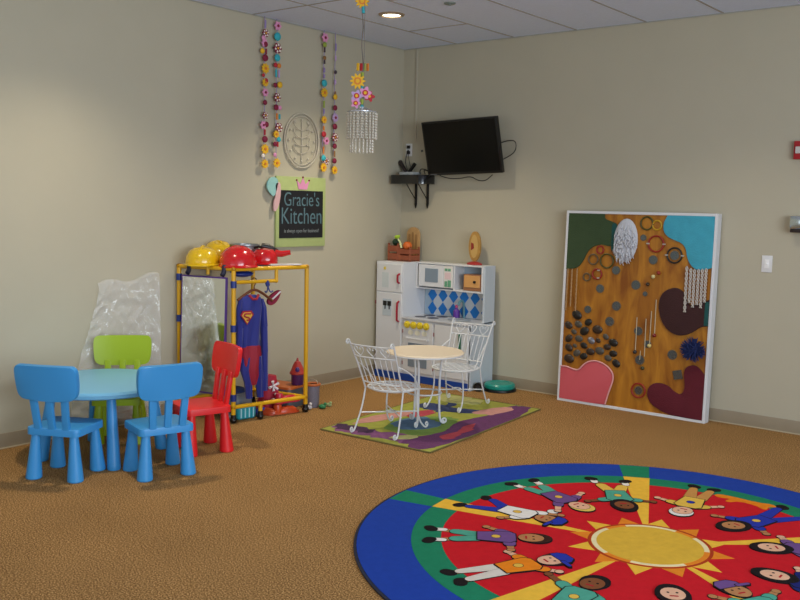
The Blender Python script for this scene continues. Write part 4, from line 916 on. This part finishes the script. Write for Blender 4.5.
# ------------------------------------------------------------------ sensory art board leaning on the right wall
def board():
    W, Hh, th = 1.265, 1.60, .085; fw = .022
    t = thing('sensory_board', 'large white framed tactile art board leaning against the right wall', 'art board', (1.866, -.168, 0))
    ang = math.radians(-1.8)
    M0 = Matrix.Rotation(math.radians(.6), 4, 'Z') @ Matrix.Rotation(ang, 4, 'X') @ RWM      # (u, v, out)
    M_f = mat('white frame', '#d4d6da', .45)
    q = MB()
    for a in ((0, 0, fw, Hh), (W-fw, 0, W, Hh), (fw, 0, W-fw, fw), (fw, Hh-fw, W-fw, Hh)): q.box(a[0], a[1], -th, a[2], a[3], 0, bev=.002, seg=1)
    q.build('frame', M_f, t, M0)
    m = bpy.data.materials.new('stained plywood'); m.use_nodes = True; nt = m.node_tree; bs = nt.nodes['Principled BSDF']; bs.inputs['Roughness'].default_value = .4
    tc = nt.nodes.new('ShaderNodeTexCoord'); mp = nt.nodes.new('ShaderNodeMapping'); mp.inputs['Scale'].default_value = (6, 1.2, 1)
    n = nt.nodes.new('ShaderNodeTexNoise'); n.inputs['Scale'].default_value = 1.6; n.inputs['Detail'].default_value = 6; n.inputs['Distortion'].default_value = 1.4
    r = nt.nodes.new('ShaderNodeValToRGB'); r.color_ramp.elements[0].position = .3; r.color_ramp.elements[0].color = hexc('#80480c'); r.color_ramp.elements[1].position = .7; r.color_ramp.elements[1].color = hexc('#b57a22')
    nt.links.new(tc.outputs['Object'], mp.inputs[0]); nt.links.new(mp.outputs[0], n.inputs[0]); nt.links.new(n.outputs[0], r.inputs[0]); nt.links.new(r.outputs[0], bs.inputs['Base Color'])
    z0 = -.012
    q = MB(); q.box(fw, fw, -.05, W-fw, Hh-fw, z0); bd = q.build('plywood_panel', m, t, M0, smooth=0)
    A = T(fw, fw, z0)        # inner coordinates, 1.221 x 1.556
    sc = Hh-2*fw; kx, ky = (W-2*fw)/1.22, (Hh-2*fw)/1.54
    def C(p): return (p[0]*kx, p[1]*ky)
    def blob(name, pts, z1_, m_, bev=.006, cl=True):
        pts = [(min(max(x_, 0.0), 1.22), min(max(y_, 0), 1.54)) for x_, y_ in pts]
        pts = [C(p) for p in smoothp(pts, 2)] if cl else [C(p) for p in pts]
        q = MB(); q.prism(pts, 0, z1_, m_, A, bev=bev); return q.build(name, None, t, M0)
    mf = lambda n_, c: mat(n_, c, .9, noise_amt=.08, nscale=14, bump=.4, bscale=120)
    GREEN = [(0, 1.54), (0.0, 1.54), (.32, 1.54), (.32, 1.54), (.321, 1.5), (.382, 1.483), (.438, 1.462), (.435, 1.386), (.422, 1.31), (.38, 1.278), (.312, 1.297), (.229, 1.276), (.179, 1.224), (.151, 1.154), (.097, 1.088), (0, 1.08), (0, 1.08)]
    blob('green_felt', GREEN, .012, mf('felt green', '#33472a'))
    blob('teal_felt', [(.385, 1.47), (.43, 1.465), (.455, 1.38), (.43, 1.25), (.39, 1.24), (.395, 1.35)], .014, mf('felt teal', '#154a48'))
    BLUE = [(.852, 1.54), (.852, 1.54), (1.22, 1.54), (1.22, 1.54), (1.22, 1.157), (1.22, 1.157), (1.165, 1.137), (1.108, 1.131), (1.054, 1.166), (1.021, 1.228), (1.013, 1.285), (.981, 1.328), (.921, 1.352), (.86, 1.373), (.821, 1.419), (.818, 1.483)]
    blob('light_blue_felt', BLUE, .014, mf('felt light blue', '#3f9fb8'))
    BROWN = [(.821, .888), (.849, .946), (.899, .979), (.953, .992), (1.004, .972), (1.036, .924), (1.054, .867), (1.104, .865), (1.154, .895), (1.22, .917), (1.22, .917), (1.22, .716), (1.22, .716), (1.164, .708), (1.108, .662), (1.045, .629), (.977, .625), (.906, .657), (.854, .717), (.825, .805)]
    blob('brown_fur', BROWN, .02, mf('fur brown', '#37191a'), .01)
    MAR = [(.769, .131), (.773, .187), (.811, .229), (.864, .242), (.935, .231), (.989, .188), (1.038, .171), (1.066, .205), (1.069, .265), (1.053, .337), (1.069, .39), (1.115, .413), (1.165, .405), (1.22, .343), (1.22, .343), (1.22, 0), (1.22, 0), (.961, 0), (.861, .037), (.797, .073)]
    blob('maroon_felt', MAR, .014, mf('felt maroon', '#590f20'))
    PINK = [(0, .27), (0, .27), (.056, .274), (.121, .256), (.17, .256), (.207, .306), (.264, .345), (.34, .351), (.419, .323), (.474, .27), (.48, .208), (.45, .122), (.421, .009), (.421, 0), (0, 0), (0, 0)]
    pk = blob('pink_satin', PINK, .016, mat('satin pink', '#c4505a', .38, sheen=.3))
    q = MB(); q.tube([(*C(p), .018) for p in smoothp(PINK[1:13], 2, False)], .006, n=6, M=A); q.build('piping', mat('piping pale', '#dca0a0', .6), pk, Matrix.Identity(4))
    blob('teal_edge_felt', [(1.19, .90), (1.22, .90), (1.22, .72), (1.19, .72)], .024, mf('felt teal', '#154a48'), .002, False)
    # shaggy mop
    q = MB(); mc = C((.515, 1.335)); q.ball((mc[0], mc[1], .01), .1, sc=(1.02, 1.75, .32), u=24, v=16, M=A)
    for k in range(150):
        a = random.uniform(0, 2*PI); rr = math.sqrt(random.random()); x_ = mc[0]+.095*rr*math.cos(a); y_ = mc[1]+.155*rr*math.sin(a)
        zz = .012+.035*math.sqrt(max(0, 1-rr*rr)); L_ = random.uniform(.035, .06)
        q.tube([(x_, y_, zz), (x_+random.uniform(-.008, .008), y_-L_*.5, zz+.012), (x_+(x_-mc[0])*.12, y_-L_, zz*.7)], [.005, .0055, .003], n=5, M=A)
    q.build('yarn_mop', mat('yarn white', '#c3c6ce', .9), t, M0)
    RC = dict(olive='#4a4416', yellow='#b88f1c', red='#8f2418', black='#1b1c1e', grey='#5f4c33')
    for (p, r_, c) in [((.683, 1.475), .050, 'olive'), ((.767, 1.462), .036, 'yellow'), ((.768, 1.318), .062, 'red'), ((.923, 1.236), .058, 'black'), ((.297, 1.251), .030, 'red'), ((.24, 1.171), .041, 'grey'), ((.361, 1.164), .056, 'olive'), ((.452, 1.21), .027, 'yellow'), ((.281, 1.054), .041, 'red'), ((.19, 1.024), .030, 'grey'), ((.695, .157), .056, 'red')]:
        cx, cy = C(p); q = MB(); q.tube([(cx+r_*math.cos(a), cy+r_*math.sin(a), .007) for a in [2*PI*k/28 for k in range(28)]], .007, n=8, M=A, closed=True)
        q.build('ring', mat('ring '+c, RC[c], .4), t, M0)
    for p in ((.768-.066, 1.318), (.768+.066, 1.318), (.923-.063, 1.236), (.923+.063, 1.236), (.296, 1.085), (.296, 1.023)):
        cx, cy = C(p); q = MB(); q.box(cx-.011, cy-.005, 0, cx+.011, cy+.005, .016, M=A); q.build('ring_clip', mat('clip grey', '#a8a59c', .4), t, M0)
    Mm = mat('small mirror', '#70777a', .25, metal=.85); Mm2 = mat('mirror rim', '#6b5a45', .4)
    for (p, r_) in [((.66, 1.362), .026), ((.752, 1.193), .037), ((.923, 1.236), .038), ((.444, 1.0945), .036), ((.313, .938), .036), ((.214, .76), .032), ((.465, .809), .039), ((.62, .988), .039), ((.702, .924), .020), ((.414, .68), .039), ((.664, .627), .036), ((.748, .532), .030), ((.69, .4), .039), ((.954, .471), .039), ((.695, .157), .034)]:
        cx, cy = C(p); q = MB(); q.prism(circ(cx, cy, r_, 28), 0, .006, Mm2, A); q.prism(circ(cx, cy, r_*.86, 28), .006, .008, Mm, A); q.build('round_mirror', None, t, M0)
    cx, cy = C((1.006, .322)); q = MB(); q.box(-.035, -.035, 0, .035, .035, .008, Mm, M=A @ T(cx, cy, 0) @ Matrix.Rotation(.25, 4, 'Z')); q.build('square_mirror', None, t, M0)
    Ms = [mat('stone dark', '#1e1a16', .35), mat('stone brown', '#35261c', .35), mat('stone grey', '#4b463e', .4)]
    for i, (p, r_) in enumerate([((.119, .707), .036), ((.048, .615), .029), ((.137, .632), .027), ((.225, .655), .027), ((.311, .604), .035), ((.1, .565), .02), ((.195, .58), .033), ((.056, .506), .029), ((.148, .513), .027), ((.26, .509), .027), ((.322, .515), .018), ((.388, .553), .022), ((.457, .512), .031), ((.06, .429), .029), ((.114, .451), .016), ((.197, .461), .025), ((.406, .471), .025), ((.136, .392), .027), ((.201, .372), .027), ((.258, .417), .029), ((.341, .433), .031), ((.461, .424), .027), ((.068, .338), .036), ((.419, .383), .025), ((.492, .348), .029)]):
        cx, cy = C(p); q = MB(); q.ball((0, 0, .004), r_*1.2, sc=(1.1, .86, .4), u=18, v=10, M=A @ T(cx, cy, 0) @ Matrix.Rotation(random.uniform(-.8, .8), 4, 'Z'))
        q.build('stone', Ms[(i*7) % 3] if i != 9 else mat('glass stone', '#8c8c94', .1, metal=.6), t, M0)
    for a, b_ in (((.65, .735), (.652, .469)), ((.726, .73), (.73, .432)), ((.767, .794), (.767, .528)), ((.8, .886), (.803, .616)), ((.696, .474), (.693, .403))):
        a = C(a); b_ = C(b_); q = MB(); q.tube([(a[0], a[1], .012), (b_[0], b_[1], .012)], .0035, n=6, M=A); q.build('bead_wire', mat('wire pale', '#b3a68a', .4), t, M0)
    for p, c in (((.764, 1.063), '#c9c08a'), ((.806, 1.095), '#8f2a1a'), ((.723, 1.001), '#3a2a1c'), ((.767, .522), '#cdbd7a'), ((.803, .607), '#7c1f18'), ((.721, .339), '#3c3a1c'), ((.650, .46), '#2c2a2c')):
        cx, cy = C(p); q = MB(); q.ball((cx, cy, .014), .016, u=14, v=10, M=A); q.build('bead', mat('bead '+c, c, .35), t, M0)
    def chain(name, a, b_, m_, r_=.0045, wob=.006):
        a = C(a); b_ = C(b_); n_ = 26; q = MB()
        for s in (0, PI):
            q.tube([(a[0]+wob*math.sin(k*1.15+s)+(b_[0]-a[0])*k/n_, a[1]+(b_[1]-a[1])*k/n_, .016+.004*math.cos(k*1.15+s)) for k in range(n_+1)], r_, n=5, M=A)
        q.build(name, m_, t, M0)
    for a, b_ in (((.02, 1.085), (.018, .738)), ((.059, 1.085), (.059, .773)), ((.105, 1.09), (.107, .739))): chain('braided_cord', a, b_, mat('cord tan', '#ab8a62', .8), .0032, .004)
    for i, (a, b_) in enumerate((((1.035, 1.16), (1.038, .81)), ((1.067, 1.145), (1.068, .883)), ((1.096, 1.14), (1.098, .851)), ((1.127, 1.142), (1.128, .873)), ((1.156, 1.145), (1.159, .851)), ((1.185, 1.15), (1.185, .896)))):
        a2 = C(a); b2 = C(b_); n_ = 26; q = MB()
        for s in (0, PI): q.tube([(a2[0]+.008*math.sin(k*1.15+s)+(b2[0]-a2[0])*k/n_, a2[1]+(b2[1]-a2[1])*k/n_, .028+.004*math.cos(k*1.15+s)) for k in range(n_+1)], .0055, n=5, M=A)
        q.build('braided_cord', mat('cord white', '#b9b2aa', .85), t, M0)
    # pompom
    cx, cy = C((1.125, .532)); q = MB(); q.ball((cx, cy, .03), .06, sc=(1, 1, .7), M=A)
    for k in range(260):
        a = random.uniform(0, 2*PI); ph = math.acos(random.uniform(.0, 1)); dv = Vector((math.sin(ph)*math.cos(a), math.sin(ph)*math.sin(a), math.cos(ph)*.7))
        p0 = Vector((cx, cy, .03)); q.tube([tuple(p0+dv*.05), tuple(p0+dv*random.uniform(.085, .105))], [.004, .0025], n=4, M=A)
    q.build('pompom', mat('pompom blue', '#17285e', .8), t, M0)
board()

# ------------------------------------------------------------------ round sun rug
def sun_rug():
    cx, cy, R_ = 3.89, -2.90, 1.42
    t = thing('sun_rug', 'large round rug printed with a sun and a ring of children on red', 'rug', (cx, cy, 0))
    mf = lambda n_, c: mat('pile '+n_, c, .95, spec=.1, noise_amt=.07, nscale=30, bump=.35, bscale=350)
    m_ = dict(blue=mf('blue', '#1f3f9a'), green=mf('green', '#1e7a58'), red=mf('red', '#c01a24'), yel=mf('yellow', '#e3b23c'), sun=mf('sun', '#d2a83a'), org=mf('orange', '#dc8024'),
              cream=mf('cream', '#e2d3a4'), rust=mf('rust', '#a83a18'), dark=mf('dark', '#241616'), white=mf('white', '#ddd5cc'))
    q = MB(); q.lathe([(0, 0), (R_-.012, 0), (R_, .004), (R_, .009), (R_-.012, .012)], n=120); q.build('binding', mat('rug edge navy', '#151a30', .9), t)
    th = .012
    def ring(name, r, z, m1): q = MB(); q.lathe([(0, z), (r, z), (r, z-.003), (0, z-.003)], m1, n=120); return q.build(name, None, t, smooth=0)
    ring('blue_field', R_-.014, th+.0004, m_['blue'])
    def wedge(q, a, w0, r0, w1, r1, z, mm):
        a = math.radians(a); e_ = Vector((math.cos(a), math.sin(a))); n_ = Vector((-e_.y, e_.x))
        q.prism([tuple(e_*r0-n_*w0), tuple(e_*r1-n_*w1), tuple(e_*r1+n_*w1), tuple(e_*r0+n_*w0)], z-.0006, z, mm)
    rays = (188.5, 117.5, 45.5, 330, 261)
    for a in rays:
        q = MB(); wedge(q, a, .06, .9, .092, 1.4, th+.0008, m_['green']); q.build('green_ray', None, t, smooth=0)
    ring('green_field', 1.145, th+.0012, m_['green']); ring('red_field', 1.0, th+.0016, m_['red'])
    for a in rays:
        q = MB(); wedge(q, a, .012, .26, .077, 1.142, th+.0020, m_['yel']); q.build('yellow_ray', None, t, smooth=0)
    # sun
    q = MB()
    for k in range(12):
        a = 2*PI*k/12+.26; r1 = .40 if k % 2 else .385
        p = [(.27*math.cos(a-.26), .27*math.sin(a-.26)), (r1*math.cos(a), r1*math.sin(a)), (.27*math.cos(a+.26), .27*math.sin(a+.26))]
        q.prism(p, th, th+.0026, m_['yel'] if k % 2 else m_['org'])
    q.build('sun_points', None, t, smooth=0)
    q = MB(); q.prism(circ(0, 0, .292, 60), th+.001, th+.0030, m_['rust']); q.prism(circ(0, 0, .276, 60), th+.001, th+.0034, m_['org'])
    def arc(a0, a1, r0, r1): 
        n_ = 14; return [(r1*math.cos(math.radians(a0+(a1-a0)*k/n_)), r1*math.sin(math.radians(a0+(a1-a0)*k/n_))) for k in range(n_+1)]+[(r0*math.cos(math.radians(a1-(a1-a0)*k/n_)), r0*math.sin(math.radians(a1-(a1-a0)*k/n_))) for k in range(n_+1)]
    for a0, a1 in ((20, 60), (85, 140), (165, 245), (275, 330)): q.prism(arc(a0, a1, .24, .274), th+.001, th+.0038, m_['cream'])
    q.prism(circ(0, 0, .250, 60), th+.001, th+.0042, m_['sun']); q.build('sun_disc', None, t, smooth=0)
    # children print
    sk = [mf('skin light', '#d9a98a'), mf('skin tan', '#b07a4e'), mf('skin brown', '#7d4a2c')]
    cc = {k: mf('print '+k, c) for k, c in dict(purple='#6a4a80', teal='#4d9a84', orange='#dd7d1a', dots='#cfc6ba', blue='#27349a', navy='#1c2468', yellow='#d8b04a', tan='#c08a4a', white='#ddd8d2', black='#1d1718', brown='#3a1f18', blond='#d9b95a', red='#a81e2a', pink='#cf9a9a').items()}
    def cap(a, b_, w0, w1):
        a = Vector(a); b_ = Vector(b_); d = (b_-a).normalized(); n_ = Vector((-d.y, d.x)); out = []
        for k in range(7): th_ = PI*k/6; out.append(tuple(a+n_*w0*math.cos(th_)-d*w0*math.sin(th_)))
        for k in range(7): th_ = PI*k/6; out.append(tuple(b_-n_*w1*math.cos(th_)+d*w1*math.sin(th_)))
        return out
    def kid(ang, skin, shirt, pants, hair, tilt=0, arms=((-.17, .44), (.17, .44)), legs=((-.07, .0), (.07, .0)), shoes='black', hat=None, off=0, short=True, longhair=False, sock=None, rr=1.085):
        a = math.radians(ang); rh = Vector((math.cos(a), math.sin(a))); th_ = Vector((-rh.y, rh.x)); o = rh*rr+th_*off
        c, s = math.cos(math.radians(tilt)), math.sin(math.radians(tilt))
        ux = th_*c + rh*s*-1; uy = -rh*c - th_*s
        ux = Vector((uy.y, -uy.x)); 
        ux = ux*1.04; uy = uy*1.12
        M = Matrix(((ux.x, uy.x, 0, o.x), (ux.y, uy.y, 0, o.y), (0, 0, 1, 0), (0, 0, 0, 1)))
        z = [th+.0024]; q = MB()
        def put(poly, m1, grow=.006):
            n_ = len(poly); cx_ = sum(p[0] for p in poly)/n_; cy_ = sum(p[1] for p in poly)/n_
            z[0] += .00018
            if grow:
                big = [(p[0]+(p[0]-cx_)/max(1e-6, math.hypot(p[0]-cx_, p[1]-cy_))*grow, p[1]+(p[1]-cy_)/max(1e-6, math.hypot(p[0]-cx_, p[1]-cy_))*grow) for p in poly]
                q.prism(big, th+.001, z[0], cc['black'], M)
            z[0] += .00018; q.prism(poly, th+.001, z[0], m1, M)
        for i, (lx, ly) in enumerate(legs):
            hip = (-.028+.056*i, .215)
            put(cap(hip, (lx, ly+.04), .024, .017), sk[skin] if short else cc[pants], .004)
            if sock: put(cap((lx*1.0, ly+.07), (lx, ly+.035), .019, .019), cc[sock], .003)
            put(cap((lx, ly+.018), (lx+(-.02 if i == 0 else .02), ly+.008), .026, .024), cc[shoes], .003)
            put(cap(hip, (hip[0]*.5+lx*.5, .215*.5+ly*.5+.02) if short else (lx, ly+.06), .034, .030 if short else .022), cc[pants], .004)
        for i, (ax, ay) in enumerate(arms):
            sh_ = (-.05+.10*i, .355)
            put(cap(sh_, (ax, ay), .019, .013), sk[skin], .004); put(circ(ax, ay, .018, 10), sk[skin], .003)
            put(cap(sh_, (sh_[0]+(ax-sh_[0])*.35, sh_[1]+(ay-sh_[1])*.35), .026, .026), cc[shirt], .004)
        put([(-.052, .22), (.052, .22), (.062, .30), (.07, .36), (.045, .385), (-.045, .385), (-.07, .36), (-.062, .30)], cc[shirt])
        put(circ(0, .30, .02, 10), cc['yellow'] if shirt != 'yellow' else cc['blue'], .003)
        if longhair: put(circ(0, .45, .066, 18, .085), cc[hair])
        put(circ(0, .475, .060, 20, .066), cc[hair], .003)
        put(circ(0, .452, .050, 18, .056), sk[skin], .003)
        for sx in (-1, 1): put(circ(sx*.018, .462, .006, 8), cc['black'], 0)
        put(cap((-.014, .43), (.014, .43), .004, .004), cc['red'], 0)
        if hat: put([(-.058, .485), (.058, .485), (.055, .52), (.03, .545), (-.03, .545), (-.055, .52)], cc[hat]); put(cap((.04, .49), (.09, .487), .010, .008), cc[hat])
        q.build('child_print', None, t, smooth=0)
    kid(214, 1, 'purple', 'teal', 'brown', sock='white', arms=((-.13, .26), (.16, .36)), rr=1.07)
    kid(243, 0, 'orange', 'dots', 'brown', hat='blue', sock='yellow', legs=((-.045, 0), (.045, 0)), arms=((-.16, .34), (.12, .42)), short=False, rr=1.07)
    kid(182, 1, 'white', 'blue', 'brown', hat='blue', short=False, arms=((-.10, .48), (.13, .28)), legs=((-.09, .06), (.08, .02)), rr=1.06)
    kid(155, 0, 'purple', 'teal', 'blond', tilt=4, arms=((-.16, .30), (.15, .46)), sock='white', rr=1.10)
    kid(127, 2, 'teal', 'yellow', 'black', longhair=True, arms=((-.17, .38), (.18, .40)), sock='white', legs=((-.09, .03), (.08, 0)), rr=1.08)
    kid(97, 0, 'yellow', 'tan', 'white', arms=((-.15, .28), (.17, .32)), legs=((-.04, 0), (.05, 0)), short=False, rr=1.10)
    kid(68, 1, 'blue', 'blue', 'black', short=False, arms=((-.15, .40), (.15, .42)), legs=((-.08, -.02), (.08, 0)), longhair=True)
    kid(37, 0, 'purple', 'purple', 'black', arms=((-.14, .33), (.15, .36)), longhair=True)
    kid(1, 0, 'navy', 'blue', 'black', arms=((-.13, .30), (.15, .40)), longhair=True)
    kid(332, 1, 'teal', 'navy', 'black', hat='purple', arms=((-.13, .45), (.15, .40)))
    kid(303, 0, 'white', 'blue', 'black', longhair=True, arms=((-.13, .30), (.15, .40)))
    kid(271, 2, 'teal', 'tan', 'black', arms=((-.19, .43), (.16, .30)), rr=1.12)
    # orange dog and white ball
    a = math.radians(83); rh = Vector((math.cos(a), math.sin(a))); th_ = Vector((-rh.y, rh.x)); o = rh*.985
    M = Matrix(((-th_.x, rh.x, 0, o.x), (-th_.y, rh.y, 0, o.y), (0, 0, 1, 0), (0, 0, 0, 1)))
    q = MB(); q.prism(smoothp([(-.16, .03), (-.08, .045), (.06, .05), (.13, .08), (.17, .05), (.13, .02), (.15, -.03), (.12, -.04), (.08, -.01), (-.02, -.005), (-.05, -.07), (-.08, -.06), (-.07, .0), (-.13, -.03), (-.17, -.01)], 1), th+.001, th+.0032, cc['orange'], M @ T(0, 0, 0)); q.build('dog_print', None, t, smooth=0)
    a = math.radians(169); q = MB(); q.prism(circ(.60*math.cos(a), .60*math.sin(a), .035, 20), th+.001, th+.0032, cc['black']); q.prism(circ(.60*math.cos(a), .60*math.sin(a), .03, 20), th+.001, th+.0036, cc['white']); q.build('ball_print', None, t, smooth=0)
sun_rug()
